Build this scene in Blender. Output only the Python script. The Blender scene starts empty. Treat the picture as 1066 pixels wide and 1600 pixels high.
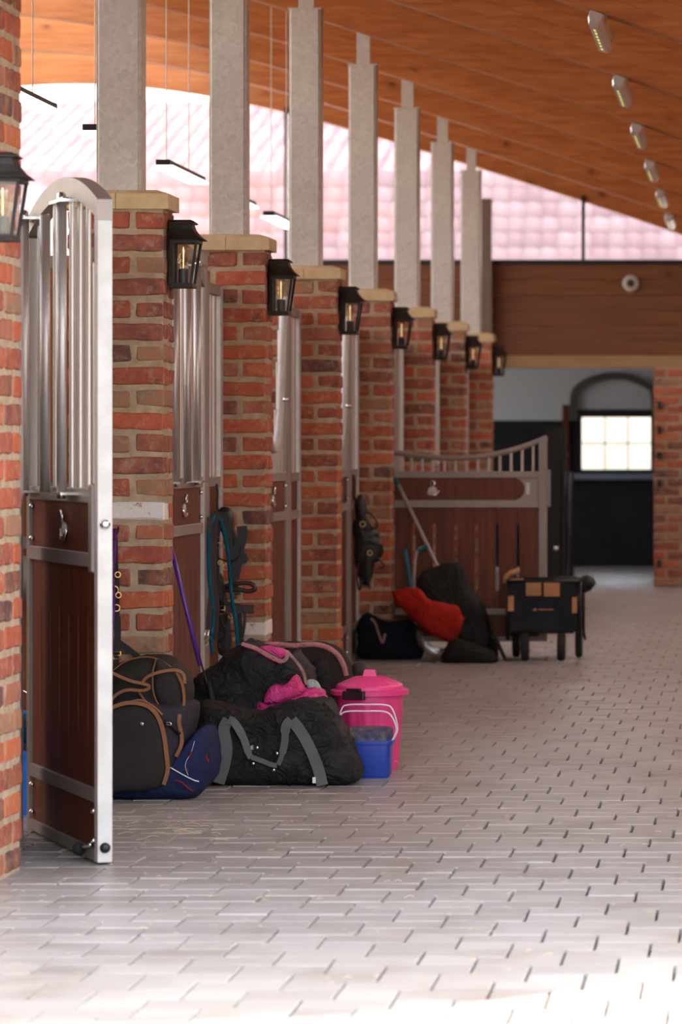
import bpy, bmesh, math, random
import numpy as np
from mathutils import Vector, Matrix, noise

random.seed(7)
scene = bpy.context.scene
COL = scene.collection

# ------------------------------------------------------------------ camera
FPX = 5790.0            # focal length in photo pixels (1066 x 1600)
VX, VY = 1178.0, 699.0  # vanishing point of the aisle in the photo
HC = 1.26               # eye height
cam_d = bpy.data.cameras.new('camera'); cam = bpy.data.objects.new('camera', cam_d); COL.objects.link(cam)
cam.location = (0, 0, HC); cam.rotation_euler = (math.pi / 2, 0, 0)
cam_d.sensor_fit = 'HORIZONTAL'; cam_d.sensor_width = 24.0
cam_d.lens = FPX / 1066 * 24.0
cam_d.shift_x = -(VX - 533) / 1066.0
cam_d.shift_y = -(800 - VY) / 1066.0
cam_d.clip_end = 500
cam_d.dof.use_dof = True; cam_d.dof.focus_distance = 13.9; cam_d.dof.aperture_fstop = 5.0
scene.camera = cam

# ------------------------------------------------------------------ sky, sun, exposure
SUN_EL = math.radians(42)
sun_h = Vector((0.77, 0.64, 0)).normalized()          # towards the sun
world = bpy.data.worlds.new('sky_world'); scene.world = world; world.use_nodes = True
wn = world.node_tree.nodes; wl = world.node_tree.links
bg = wn['Background']
sky = wn.new('ShaderNodeTexSky'); sky.sky_type = 'NISHITA'; sky.sun_disc = False
sky.sun_elevation = SUN_EL; sky.sun_rotation = math.atan2(sun_h.x, sun_h.y)
sky.dust_density = 2.5; sky.air_density = 1.0; sky.ozone_density = 1.0
bw = wn.new('ShaderNodeRGBToBW'); wl.new(sky.outputs['Color'], bw.inputs['Color'])
tint = wn.new('ShaderNodeMix'); tint.data_type = 'RGBA'; tint.blend_type = 'MULTIPLY'; tint.inputs[0].default_value = 1.0
wl.new(bw.outputs['Val'], tint.inputs[6]); tint.inputs[7].default_value = (1.0, 0.955, 0.93, 1)
hazy = wn.new('ShaderNodeMix'); hazy.data_type = 'RGBA'; hazy.inputs[0].default_value = 0.72     # thin haze whitens the sky
wl.new(sky.outputs['Color'], hazy.inputs[6]); wl.new(tint.outputs[2], hazy.inputs[7])
wl.new(hazy.outputs[2], bg.inputs['Color']); bg.inputs['Strength'].default_value = 0.55
sd = bpy.data.lights.new('sun', 'SUN'); sd.energy = 4.5; sd.angle = math.radians(0.6); sd.color = (1.0, 0.93, 0.82)
sun = bpy.data.objects.new('sun', sd); COL.objects.link(sun)
to_sun = Vector((sun_h.x * math.cos(SUN_EL), sun_h.y * math.cos(SUN_EL), math.sin(SUN_EL)))
sun.rotation_euler = to_sun.to_track_quat('Z', 'Y').to_euler()
sun.location = (20, 30, 30)
vs = scene.view_settings
vs.view_transform = 'Standard'; vs.look = 'None'; vs.gamma = 1.0; vs.use_curve_mapping = False
vs.exposure = 1.6

# ------------------------------------------------------------------ helpers
def P(px, py, Y):
    return Vector(((px - VX) * Y / FPX, Y, HC - (py - VY) * Y / FPX))
def ground_y(py):
    return FPX * HC / (py - VY)

def tag(o, label=None, cat=None, group=None, kind=None):
    if label: o['label'] = label
    if cat: o['category'] = cat
    if group: o['group'] = group
    if kind: o['kind'] = kind
    return o
def empty(name, loc=(0, 0, 0), rz=0.0, label=None, cat=None, group=None, kind=None):
    o = bpy.data.objects.new(name, None); COL.objects.link(o)
    o.location = loc; o.rotation_euler = (0, 0, rz); o.empty_display_size = 0.1
    return tag(o, label, cat, group, kind)
def link(name, me, parent=None, loc=(0, 0, 0), rot=(0, 0, 0)):
    o = bpy.data.objects.new(name, me); COL.objects.link(o)
    if parent is not None: o.parent = parent
    o.location = loc; o.rotation_euler = rot
    return o
def copy_tree(o, parent=None):
    c = o.copy(); COL.objects.link(c); c.parent = parent
    for ch in list(o.children): copy_tree(ch, c)
    return c

class MB:
    """collects shapes; build() links them as one mesh object"""
    def __init__(s): s.v = []; s.f = []
    def add(s, vs_, fs_):
        n = len(s.v); s.v += [tuple(p) for p in vs_]; s.f += [tuple(i + n for i in f) for f in fs_]
        return s
    def box(s, x0, x1, y0, y1, z0, z1, ch=0.0):
        if ch <= 0:
            v = [(x, y, z) for z in (z0, z1) for y in (y0, y1) for x in (x0, x1)]
            return s.add(v, [(0, 2, 3, 1), (4, 5, 7, 6), (0, 1, 5, 4), (2, 6, 7, 3), (0, 4, 6, 2), (1, 3, 7, 5)])
        bm = bmesh.new(); bmesh.ops.create_cube(bm, size=1)
        for q in bm.verts:
            q.co = Vector(((x0 + x1) / 2 + q.co.x * (x1 - x0), (y0 + y1) / 2 + q.co.y * (y1 - y0), (z0 + z1) / 2 + q.co.z * (z1 - z0)))
        bmesh.ops.bevel(bm, geom=list(bm.edges), offset=ch, segments=2, affect='EDGES', profile=0.5)
        return s.bm(bm)
    def bm(s, bm):
        bm.verts.index_update()
        s.add([q.co.copy() for q in bm.verts], [[q.index for q in f.verts] for f in bm.faces]); bm.free(); return s
    def tube(s, pts, r, n=10, cap=True, closed=False):
        pts = [Vector(p) for p in pts]; N = len(pts)
        rs = r if isinstance(r, (list, tuple)) else [r] * N
        up = None; V = []; F = []
        for i, p in enumerate(pts):
            if closed: t = pts[(i + 1) % N] - pts[i - 1]
            else: t = pts[min(i + 1, N - 1)] - pts[max(i - 1, 0)]
            t.normalize()
            if up is None:
                up = t.orthogonal().normalized()
            up = (up - t * up.dot(t))
            if up.length < 1e-6: up = t.orthogonal()
            up.normalize(); b = t.cross(up)
            for k in range(n):
                a = 2 * math.pi * k / n
                V.append(p + (up * math.cos(a) + b * math.sin(a)) * rs[i])
        m = N if closed else N - 1
        for i in range(m):
            for k in range(n):
                a = i * n + k; b2 = i * n + (k + 1) % n; c = ((i + 1) % N) * n + (k + 1) % n; d = ((i + 1) % N) * n + k
                F.append((a, b2, c, d))
        if cap and not closed:
            F.append(tuple(range(n - 1, -1, -1))); F.append(tuple((N - 1) * n + k for k in range(n)))
        return s.add(V, F)
    def lathe(s, prof, c=(0, 0, 0), n=24, axis='Z'):
        V = []; F = []
        for (r, z) in prof:
            for k in range(n):
                a = 2 * math.pi * k / n
                p = (r * math.cos(a), r * math.sin(a), z)
                if axis == 'X': p = (p[2], p[0], p[1])
                elif axis == 'Y': p = (p[0], p[2], p[1])
                V.append((p[0] + c[0], p[1] + c[1], p[2] + c[2]))
        for i in range(len(prof) - 1):
            for k in range(n):
                F.append((i * n + k, i * n + (k + 1) % n, (i + 1) * n + (k + 1) % n, (i + 1) * n + k))
        F.append(tuple(range(n - 1, -1, -1))); F.append(tuple((len(prof) - 1) * n + k for k in range(n)))
        return s.add(V, F)
    def prism(s, poly, a0, a1, plane='XZ'):
        """poly in plane, extruded a0..a1 along the third axis"""
        def pt(p, a):
            return {'XZ': (p[0], a, p[1]), 'YZ': (a, p[0], p[1]), 'XY': (p[0], p[1], a)}[plane]
        n = len(poly)
        V = [pt(p, a0) for p in poly] + [pt(p, a1) for p in poly]
        F = [tuple(range(n)), tuple(range(2 * n - 1, n - 1, -1))] + [(i, (i + 1) % n, n + (i + 1) % n, n + i) for i in range(n)]
        return s.add(V, F)
    def ribbon(s, pts, w, N=(0, -1, 0), th=0.004):
        pts = [Vector(p) for p in pts]; m = len(pts); V = []; F = []
        ws = w if isinstance(w, (list, tuple)) else [w] * m
        for i, p in enumerate(pts):
            t = (pts[min(i + 1, m - 1)] - pts[max(i - 1, 0)]).normalized()
            nn = Vector(N[i]) if isinstance(N, list) else Vector(N)
            sd_ = nn.cross(t)
            if sd_.length < 1e-5: sd_ = t.orthogonal()
            sd_.normalize(); nn = t.cross(sd_).normalized()
            for (a, b) in ((-1, -1), (1, -1), (1, 1), (-1, 1)):
                V.append(p + sd_ * a * ws[i] / 2 + nn * b * th / 2)
        for i in range(m - 1):
            for k in range(4):
                F.append((i * 4 + k, i * 4 + (k + 1) % 4, i * 4 + 4 + (k + 1) % 4, i * 4 + 4 + k))
        F.append((3, 2, 1, 0)); F.append(tuple((m - 1) * 4 + k for k in range(4)))
        return s.add(V, F)
    def mesh(s, name, mat, smooth=False):
        me = bpy.data.meshes.new(name); me.from_pydata(s.v, [], s.f)
        if mat is not None: me.materials.append(mat)
        bm = bmesh.new(); bm.from_mesh(me); bmesh.ops.recalc_face_normals(bm, faces=list(bm.faces)); bm.to_mesh(me); bm.free()
        if smooth:
            try: me.shade_smooth()
            except Exception: pass
            if smooth == 'auto':
                try: me.set_sharp_from_angle(angle=math.radians(38))
                except Exception: pass
        me.update(); return me
    def build(s, name, mat, parent=None, smooth=False, loc=(0, 0, 0), rot=(0, 0, 0)):
        return link(name, s.mesh(name, mat, smooth), parent, loc, rot)

def spline(pts, n=8, closed=False):
    pts = [Vector(p) for p in pts]; N = len(pts); out = []
    rng = range(N) if closed else range(N - 1)
    for i in rng:
        p1 = pts[i]; p2 = pts[(i + 1) % N]
        p0 = pts[i - 1] if (closed or i > 0) else p1 * 2 - p2
        p3 = pts[(i + 2) % N] if (closed or i + 2 < N) else p2 * 2 - p1
        for k in range(n):
            t = k / n
            out.append(0.5 * ((2 * p1) + (p2 - p0) * t + (2 * p0 - 5 * p1 + 4 * p2 - p3) * t * t + (3 * p1 - p0 - 3 * p2 + p3) * t ** 3))
    if not closed: out.append(pts[-1])
    return out

# ------------------------------------------------------------------ materials
def mat(name, color=(.5, .5, .5), rough=.6, metal=0.0, spec=.5):
    m = bpy.data.materials.new(name); m.use_nodes = True
    b = m.node_tree.nodes['Principled BSDF']
    b.inputs['Base Color'].default_value = (*color, 1); b.inputs['Roughness'].default_value = rough
    b.inputs['Metallic'].default_value = metal; b.inputs['Specular IOR Level'].default_value = spec
    return m
class NT:
    def __init__(s, m): s.m = m; s.t = m.node_tree; s.b = s.t.nodes['Principled BSDF']
    def n(s, typ, **kw):
        x = s.t.nodes.new(typ)
        for k, v in kw.items():
            if k.startswith('i_'): x.inputs[k[2:].replace('_', ' ')].default_value = v
            else: setattr(x, k, v)
        return x
    def l(s, a, b): s.t.links.new(a, b)
    def coord(s, scale=(1, 1, 1), rand=False, which='Object'):
        tc = s.n('ShaderNodeTexCoord'); mp = s.n('ShaderNodeMapping'); mp.inputs['Scale'].default_value = scale
        s.l(tc.outputs[which], mp.inputs['Vector'])
        if rand:
            oi = s.n('ShaderNodeObjectInfo'); cm = s.n('ShaderNodeVectorMath', operation='SCALE')
            cm.inputs[0].default_value = (37.0, 19.0, 53.0); s.l(oi.outputs['Random'], cm.inputs['Scale']); s.l(cm.outputs[0], mp.inputs['Location'])
        return mp.outputs['Vector']
    def noise(s, vec, scale, detail=4, rough=.55):
        x = s.n('ShaderNodeTexNoise'); x.inputs['Scale'].default_value = scale; x.inputs['Detail'].default_value = detail; x.inputs['Roughness'].default_value = rough
        s.l(vec, x.inputs['Vector']); return x.outputs['Fac']
    def ramp(s, fac, stops, interp='LINEAR'):
        r = s.n('ShaderNodeValToRGB'); r.color_ramp.interpolation = interp
        e = r.color_ramp.elements
        while len(e) < len(stops): e.new(0.5)
        for i, (p, c) in enumerate(stops):
            e[i].position = p; e[i].color = (*c, 1) if len(c) == 3 else c
        s.l(fac, r.inputs['Fac']); return r.outputs['Color']
    def mix(s, fac, a, b, mode='MIX'):
        x = s.n('ShaderNodeMix', data_type='RGBA', blend_type=mode)
        if isinstance(fac, (int, float)): x.inputs[0].default_value = fac
        else: s.l(fac, x.inputs[0])
        for q, i in ((a, 6), (b, 7)):
            if isinstance(q, tuple): x.inputs[i].default_value = (*q, 1)
            else: s.l(q, x.inputs[i])
        return x.outputs[2]
    def bump(s, h, dist=.002, strength=.6):
        x = s.n('ShaderNodeBump'); x.inputs['Distance'].default_value = dist; x.inputs['Strength'].default_value = strength
        s.l(h, x.inputs['Height']); s.l(x.outputs['Normal'], s.b.inputs['Normal'])
    def color(s, c): s.l(c, s.b.inputs['Base Color'])

def brick_mat(name, white=False):
    m = mat(name, rough=.85, spec=.25); t = NT(m); v = t.coord(rand=True)
    oi = t.n('ShaderNodeObjectInfo')
    base = t.ramp(oi.outputs['Random'], [(0, (.09, .052, .05)), (.09, (.22, .062, .044)), (.24, (.34, .075, .045)), (.38, (.26, .06, .045)),
                                          (.52, (.38, .085, .045)), (.62, (.17, .06, .055)), (.72, (.42, .115, .05)), (.82, (.29, .11, .075)), (.91, (.25, .155, .10))], 'CONSTANT')
    n1 = t.noise(v, 16, 5, .65)
    var = t.mix(t.ramp(n1, [(.35, (0, 0, 0)), (.7, (1, 1, 1))]), base, t.mix(.55, base, (.5, .17, .07)))
    n2 = t.noise(v, 9, 6, .7)
    dark = t.mix(t.ramp(n2, [(.56, (0, 0, 0)), (.7, (.8, .8, .8))]), var, (.075, .045, .042))
    n3 = t.noise(v, 24, 6, .7)
    lime = t.mix(t.ramp(n3, [(.53, (0, 0, 0)), (.72, (.75, .75, .75))]), dark, (.40, .30, .21))
    if white:
        n4 = t.noise(v, 20, 5, .7)
        lime = t.mix(t.ramp(n4, [(.3, (0, 0, 0)), (.4, (1, 1, 1))]), lime, (.66, .62, .57))
    t.color(lime); t.bump(t.noise(v, 60, 5, .7), .004, .7)
    return m
M = {}
M['brick'] = brick_mat('brick'); M['brick_white'] = brick_mat('brick_whitewashed', True)
def noisy(name, c1, c2, scale, rough=.8, bump=0, bs=None, metal=0, spec=.4, rand=False, stretch=(1, 1, 1), lo=.35, hi=.65):
    m = mat(name, c1, rough, metal, spec); t = NT(m); v = t.coord(stretch, rand)
    t.color(t.ramp(t.noise(v, scale, 5, .6), [(lo, c1), (hi, c2)]))
    if bump: t.bump(t.noise(v, bs or scale * 4, 4, .6), bump, .6)
    return m
M['mortar'] = noisy('lime_mortar', (.31, .225, .145), (.43, .335, .23), 22, .95, .004, 90)
M['cap'] = noisy('sandstone', (.50, .375, .205), (.60, .46, .265), 12, .85, .002, 120)
def galv():
    m = mat('galvanised_steel', rough=.55, metal=.3, spec=.4); t = NT(m); v = t.coord()
    vo = t.n('ShaderNodeTexVoronoi'); vo.inputs['Scale'].default_value = 55; t.l(v, vo.inputs['Vector'])
    a = t.ramp(vo.outputs['Color'], [(0, (.46, .455, .415)), (1, (.62, .61, .56))])
    n1 = t.noise(v, 6, 5); t.color(t.mix(t.ramp(n1, [(.4, (0, 0, 0)), (.7, (.6, .6, .6))]), a, (.48, .47, .43)))
    return m
M['galv'] = galv()
M['steel'] = noisy('dull_brown_grey_steel', (.25, .215, .19), (.31, .27, .24), 5, .5, metal=.35, stretch=(1, 1, .2))
M['steel_bar'] = noisy('bare_steel_bar', (.42, .385, .355), (.50, .465, .43), 5, .42, metal=.7, stretch=(1, 1, .2))
M['steel_white'] = noisy('dull_zinc_steel', (.46, .445, .42), (.54, .525, .50), 9, .55, metal=.2, lo=.42)
M['chrome'] = mat('chrome', (.75, .75, .76), .18, 1.0)
M['brass'] = mat('brass', (.75, .52, .2), .28, 1.0)
M['black_metal'] = noisy('black_metal', (.012, .010, .009), (.03, .023, .019), 14, .55, metal=.3)
M['dark_steel'] = mat('dark_steel', (.02, .02, .022), .4, .5)
def wood(name, dark, mid, lite, grain=(1.2, 1.2, .12), scale=14, knots=False, rough=.5, rand=True, board=None):
    m = mat(name, rough=rough, spec=.35); t = NT(m); v = t.coord(grain, rand)
    n1 = t.noise(v, scale, 7, .62)
    c = t.ramp(n1, [(.25, dark), (.5, mid), (.78, lite)])
    oi = t.n('ShaderNodeObjectInfo')
    c = t.mix(t.ramp(oi.outputs['Random'], [(0, (.0, .0, .0)), (1, (.3, .3, .3))]), c, tuple(x * .72 for x in mid))
    if knots:
        v2 = t.coord((1.0, 1.0, 1.0), rand)
        vo = t.n('ShaderNodeTexVoronoi'); vo.inputs['Scale'].default_value = 2.4; t.l(v2, vo.inputs['Vector'])
        k = t.ramp(vo.outputs['Distance'], [(.05, (1, 1, 1)), (.095, (0, 0, 0))])
        c = t.mix(k, c, (.045, .018, .008))
        k2 = t.ramp(vo.outputs['Distance'], [(.07, (.55, .55, .55)), (.2, (0, 0, 0))])
        c = t.mix(k2, c, dark)
    t.color(c); t.bump(n1, .0015, .35)
    return m
M['wood_stall'] = wood('stained_stall_wood', (.055, .012, .004), (.12, .027, .009), (.19, .05, .017), (3, 3, .25), 10, rough=.5)
M['wood_beam'] = wood('glulam_pine', (.28, .078, .019), (.43, .145, .036), (.56, .225, .068), (.35, 2, 5), 7, True, .5)
M['wood_gable'] = wood('gable_panel_wood', (.10, .034, .012), (.155, .055, .019), (.21, .08, .029), (.3, 3, 4), 8, True, .5)
M['wood_lintel'] = wood('pale_lintel_wood', (.22, .13, .06), (.29, .18, .085), (.35, .22, .11), (.3, 3, 4), 8, False, .6)
def glassmat(name, tint=(1, 1, 1), gloss=.06, rough=.05):
    m = bpy.data.materials.new(name); m.use_nodes = True; t = m.node_tree; t.nodes.clear()
    o = t.nodes.new('ShaderNodeOutputMaterial'); mx = t.nodes.new('ShaderNodeMixShader'); mx.inputs[0].default_value = gloss
    a = t.nodes.new('ShaderNodeBsdfTransparent'); a.inputs[0].default_value = (*tint, 1)
    g = t.nodes.new('ShaderNodeBsdfGlossy'); g.inputs[1].default_value = rough
    t.links.new(a.outputs[0], mx.inputs[1]); t.links.new(g.outputs[0], mx.inputs[2]); t.links.new(mx.outputs[0], o.inputs[0])
    return m
M['glass'] = glassmat('window_glass'); M['lamp_glass'] = glassmat('lantern_glass', (.93, .93, .92), .08)
M['bulb_glass'] = glassmat('amber_bulb_glass', (.96, .80, .52), .16, .08)
def opal():
    m = bpy.data.materials.new('opal_sheet'); m.use_nodes = True; t = m.node_tree; t.nodes.clear()
    o = t.nodes.new('ShaderNodeOutputMaterial'); mx = t.nodes.new('ShaderNodeMixShader'); mx.inputs[0].default_value = .25
    a = t.nodes.new('ShaderNodeBsdfTranslucent'); a.inputs[0].default_value = (.92, .90, .86, 1)
    g = t.nodes.new('ShaderNodeBsdfDiffuse'); g.inputs[0].default_value = (.8, .8, .78, 1)
    t.links.new(a.outputs[0], mx.inputs[1]); t.links.new(g.outputs[0], mx.inputs[2]); t.links.new(mx.outputs[0], o.inputs[0])
    return m
M['opal'] = opal()
def emis(name, col, st):
    m = mat(name, col); b = m.node_tree.nodes['Principled BSDF']
    b.inputs['Emission Color'].default_value = (*col, 1); b.inputs['Emission Strength'].default_value = st; return m
M['led'] = emis('led_chip', (.9, .75, .2), .22)
M['filament'] = emis('led_filament', (1, .93, .8), .5)
def fabric(name, c, rough=.85, spec=.2, c2=None, fold=.75):
    m = mat(name, c, rough, 0, spec); t = NT(m); v = t.coord()
    n1 = t.noise(v, 7, 4); c2 = c2 or tuple(min(1, x * 1.5 + .004) for x in c)
    t.color(t.ramp(n1, [(.35, c), (.7, c2)]))
    nz = t.n('ShaderNodeTexNoise'); nz.inputs['Scale'].default_value = 11; nz.inputs['Detail'].default_value = 5; nz.inputs['Distortion'].default_value = 1.6; nz.inputs['Roughness'].default_value = .55
    t.l(v, nz.inputs['Vector'])
    rr_ = t.ramp(nz.outputs['Fac'], [(.30, (0, 0, 0)), (.48, (1, 1, 1)), (.56, (.35, .35, .35)), (.75, (.8, .8, .8))])
    t.bump(rr_, .010, fold)
    return m
M['bag_brown'] = fabric('dark_brown_canvas', (.022, .018, .017), .8, c2=(.03, .025, .023), fold=.12)
M['bag_side'] = fabric('dark_navy_canvas', (.025, .022, .03), .85, fold=.25)
M['tan'] = fabric('tan_webbing', (.20, .088, .04), .75, c2=(.26, .12, .058), fold=.1)
M['navy'] = fabric('navy_canvas', (.010, .015, .055), .8, c2=(.014, .022, .075), fold=.35)
M['black_cloth'] = fabric('black_nylon', (.008, .0076, .008), .65, spec=.28)
M['grey_web'] = fabric('grey_webbing', (.095, .095, .095), .8, c2=(.12, .12, .12), fold=.08)
M['pink_silk'] = fabric('pink_satin', (.62, .03, .16), .42, spec=.5, c2=(.70, .05, .28))
M['pink_trim'] = fabric('dusty_pink_trim', (.34, .14, .14), .8)
M['zip_trim'] = fabric('beige_zip_tape', (.30, .17, .15), .8)
M['mint'] = fabric('grey_mint_cloth', (.28, .36, .34), .8)
M['brown_cloth'] = fabric('dark_brown_rug', (.022, .015, .012), .9)
M['red_cloth'] = fabric('red_blanket', (.28, .012, .006), .9)
M['leather'] = mat('black_leather', (.010, .009, .009), .45); M['leather_brown'] = mat('brown_leather', (.035, .013, .009), .42)
M['teal'] = fabric('teal_rope', (.0, .075, .115), .8)
M['purple'] = mat('purple_enamel', (.075, .022, .22), .3); M['purple_rope'] = fabric('purple_rope', (.085, .016, .11), .8)
M['bin_pink'] = mat('pink_plastic', (.75, .055, .24), .42); M['box_blue'] = mat('blue_plastic', (.015, .05, .36), .38)
M['box_dust'] = noisy('dusty_blue_plastic', (.025, .035, .12), (.16, .12, .09), 30, .7, lo=.40, hi=.62)
M['black_plastic'] = mat('black_plastic', (.008, .008, .008), .35)
M['white_wire'] = mat('white_plastic', (.70, .70, .72), .4)
M['blue_bucket'] = mat('blue_bucket_plastic', (.0, .11, .5), .4)
M['white_paint'] = mat('white_plaster', (.62, .63, .65), .9); M['black_panel'] = noisy('black_board', (.006, .006, .007), (.014, .014, .016), 3, .6)
M['cream'] = noisy('cream_plaster', (.68, .60, .46), (.76, .68, .54), 3, .9)
M['grey_lamp'] = mat('grey_translucent_plastic', (.42, .39, .36), .25); M['white_lamp'] = emis('lit_strip_diffuser', (1, .98, .95), .9)
M['rubber'] = mat('black_rubber', (.012, .011, .011), .8)
M['bluegrey'] = mat('blue_grey_metal', (.22, .27, .36), .4)
M['clear_plastic'] = glassmat('clear_plastic_wrap', (.85, .88, .95), .35, .25)
M['tan2'] = fabric('tan_canvas', (.36, .18, .08), .8, fold=.15)
M['wagon_cloth'] = fabric('dark_grey_polyester', (.012, .014, .017), .8, fold=.2)
M['straw'] = noisy('straw', (.40, .31, .17), (.55, .44, .27), 3, .8, rand=True)
def paver_mat(name, island):
    m = mat(name, rough=.36, spec=.6); t = NT(m); tc = t.n('ShaderNodeNewGeometry'); v = tc.outputs['Position']
    if island: r = tc.outputs['Random Per Island']
    else: r = t.n('ShaderNodeObjectInfo').outputs['Random']
    c = t.ramp(r, [(0, (.27, .25, .235)), (.35, (.33, .305, .285)), (.7, (.36, .335, .315)), (1, (.30, .28, .265))])
    n1 = t.noise(v, 2.2, 5, .65)
    c = t.mix(t.ramp(n1, [(.5, (0, 0, 0)), (.72, (.55, .55, .55))]), c, (.17, .125, .085))
    n3 = t.noise(v, 220, 2, .5)
    c = t.mix(t.ramp(n3, [(.55, (0, 0, 0)), (.75, (.5, .5, .5))]), c, (.48, .45, .42))
    n4 = t.noise(v, 9, 5, .7)
    c = t.mix(t.ramp(n4, [(.66, (0, 0, 0)), (.76, (.65, .65, .65))]), c, (.15, .10, .06))
    t.color(c); t.bump(t.noise(v, 150, 3, .6), .002, .5)
    return m
M['paver'] = paver_mat('concrete_paver', False); M['paver_stuff'] = paver_mat('concrete_paver_joined', True)
M['sand'] = noisy('joint_sand', (.035, .028, .022), (.06, .05, .04), 30, .95)
def tile_mat(name, island):
    m = mat(name, rough=.75, spec=.3); t = NT(m); g = t.n('ShaderNodeNewGeometry')
    r = g.outputs['Random Per Island'] if island else t.n('ShaderNodeObjectInfo').outputs['Random']
    c = t.ramp(r, [(0, (.31, .20, .215)), (.5, (.37, .25, .265)), (1, (.42, .30, .31))])
    n1 = t.noise(g.outputs['Position'], 6, 5, .7)
    t.color(t.mix(t.ramp(n1, [(.62, (0, 0, 0)), (.75, (.8, .8, .8))]), c, (.22, .24, .12)))
    return m
M['tile'] = tile_mat('clay_tile', False); M['tile_stuff'] = tile_mat('clay_tile_joined', True)

# ------------------------------------------------------------------ layout numbers
L = 2.84
YK = [(3.8 + k) * L for k in range(9)]      # front plane of pillar k
XR, XL = -2.165, -2.530                     # pillar right / left faces
XC = (XR + XL) / 2
PD = 0.24                                   # pillar depth
XS = -2.381                                 # plane of the stall fronts
YG = YK[8]                                  # gable wall
DESC = ['by the blue bucket', 'with the white-painted brick', 'where the bridles hang', 'between bridles and scooped gate',
        'at the scooped gate', 'first past the scooped gate', 'second past the scooped gate', 'last past the scooped gate']
arch_pts = [(2.2, 2.12), (1.0, 2.58), (0, 2.95), (-.65, 3.19), (-1.54, 3.5), (-2.48, 3.77), (-3.4, 4.06), (-4.23, 4.29), (-4.94, 4.45), (-5.5, 4.525), (-6.06, 4.545), (-6.6, 4.53), (-7.5, 4.42), (-9, 4.05)]
_pf = np.polyfit([p[0] + 3.4 for p in arch_pts], [p[1] for p in arch_pts], 6)
def zc(x): return float(np.polyval(_pf, x + 3.4))

# ------------------------------------------------------------------ floor
U = 0.07
def build_floor():
    fl = MB().box(-9, 6, -4, 62, -.30, -.022).build('floor', M['sand']); tag(fl, kind='structure')
    gap, chf, th = .0065, .0018, .05
    def pv(w, d):
        x0, x1, y0, y1 = -w / 2 + gap / 2, w / 2 - gap / 2, -d / 2 + gap / 2, d / 2 - gap / 2
        V = [(x0, y0, -th), (x1, y0, -th), (x1, y1, -th), (x0, y1, -th), (x0, y0, -.005), (x1, y0, -.005), (x1, y1, -.005), (x0, y1, -.005),
             (x0 + chf, y0 + chf, 0), (x1 - chf, y0 + chf, 0), (x1 - chf, y1 - chf, 0), (x0 + chf, y1 - chf, 0)]
        F = [(8, 9, 10, 11)] + [(4 + i, 4 + (i + 1) % 4, 8 + (i + 1) % 4, 8 + i) for i in range(4)] + [(i, (i + 1) % 4, 4 + (i + 1) % 4, 4 + i) for i in range(4)]
        return V, F
    rng = random.Random(3)
    shapes = {3: pv(3 * U, 2 * U), 2: pv(2 * U, 2 * U)}
    mesh = {k: MB().add(*shapes[k]).mesh('paver', M['paver']) for k in shapes}
    allp = []
    y_base = 10.0; o_base = -.6114
    r0 = int((5.5 - y_base) / .14); r1 = int((39.3 - y_base) / .14)
    for r in range(r0, r1):
        yc = y_base + (r + .5) * .14
        o = o_base - 2 * U * r
        n0 = math.floor((-2.9 - o) / (5 * U)) - 1
        x = o + n0 * 5 * U
        while x < 2.4:
            for w in (3, 2):
                xc = x + w * U / 2; x += w * U
                if -2.75 < xc < 1.55: allp.append((xc, yc, w))
    def vis(p):
        px = VX + p[0] * FPX / p[1]; py = VY + HC * FPX / p[1]
        return -10 < px < 1076 and py < 1612
    near = [p for p in sorted(allp, key=lambda q: q[1]) if vis(p)][:300]
    ns = set(near)
    big = MB()
    for p in allp:
        dz = rng.uniform(-.002, .001); tx, ty = rng.uniform(-.006, .006), rng.uniform(-.008, .008); rz = rng.uniform(-.008, .008)
        if p in ns:
            link('paver', mesh[p[2]], fl, (p[0], p[1], dz), (tx, ty, rz))
        else:
            V, F = shapes[p[2]]; c, s = math.cos(rz), math.sin(rz)
            big.add([(p[0] + x * c - y * s, p[1] + x * s + y * c, z + dz - x * ty + y * tx) for (x, y, z) in V], F)
    o = big.build('paving', M['paver_stuff'], fl); tag(o, kind='stuff')
    return fl
floor = build_floor()
gr = MB().box(-80, 80, -40, 160, -.6, -.32).build('ground', noisy('pale_gravel', (.42, .38, .32), (.52, .48, .41), 2, .95)); tag(gr, kind='structure')

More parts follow.
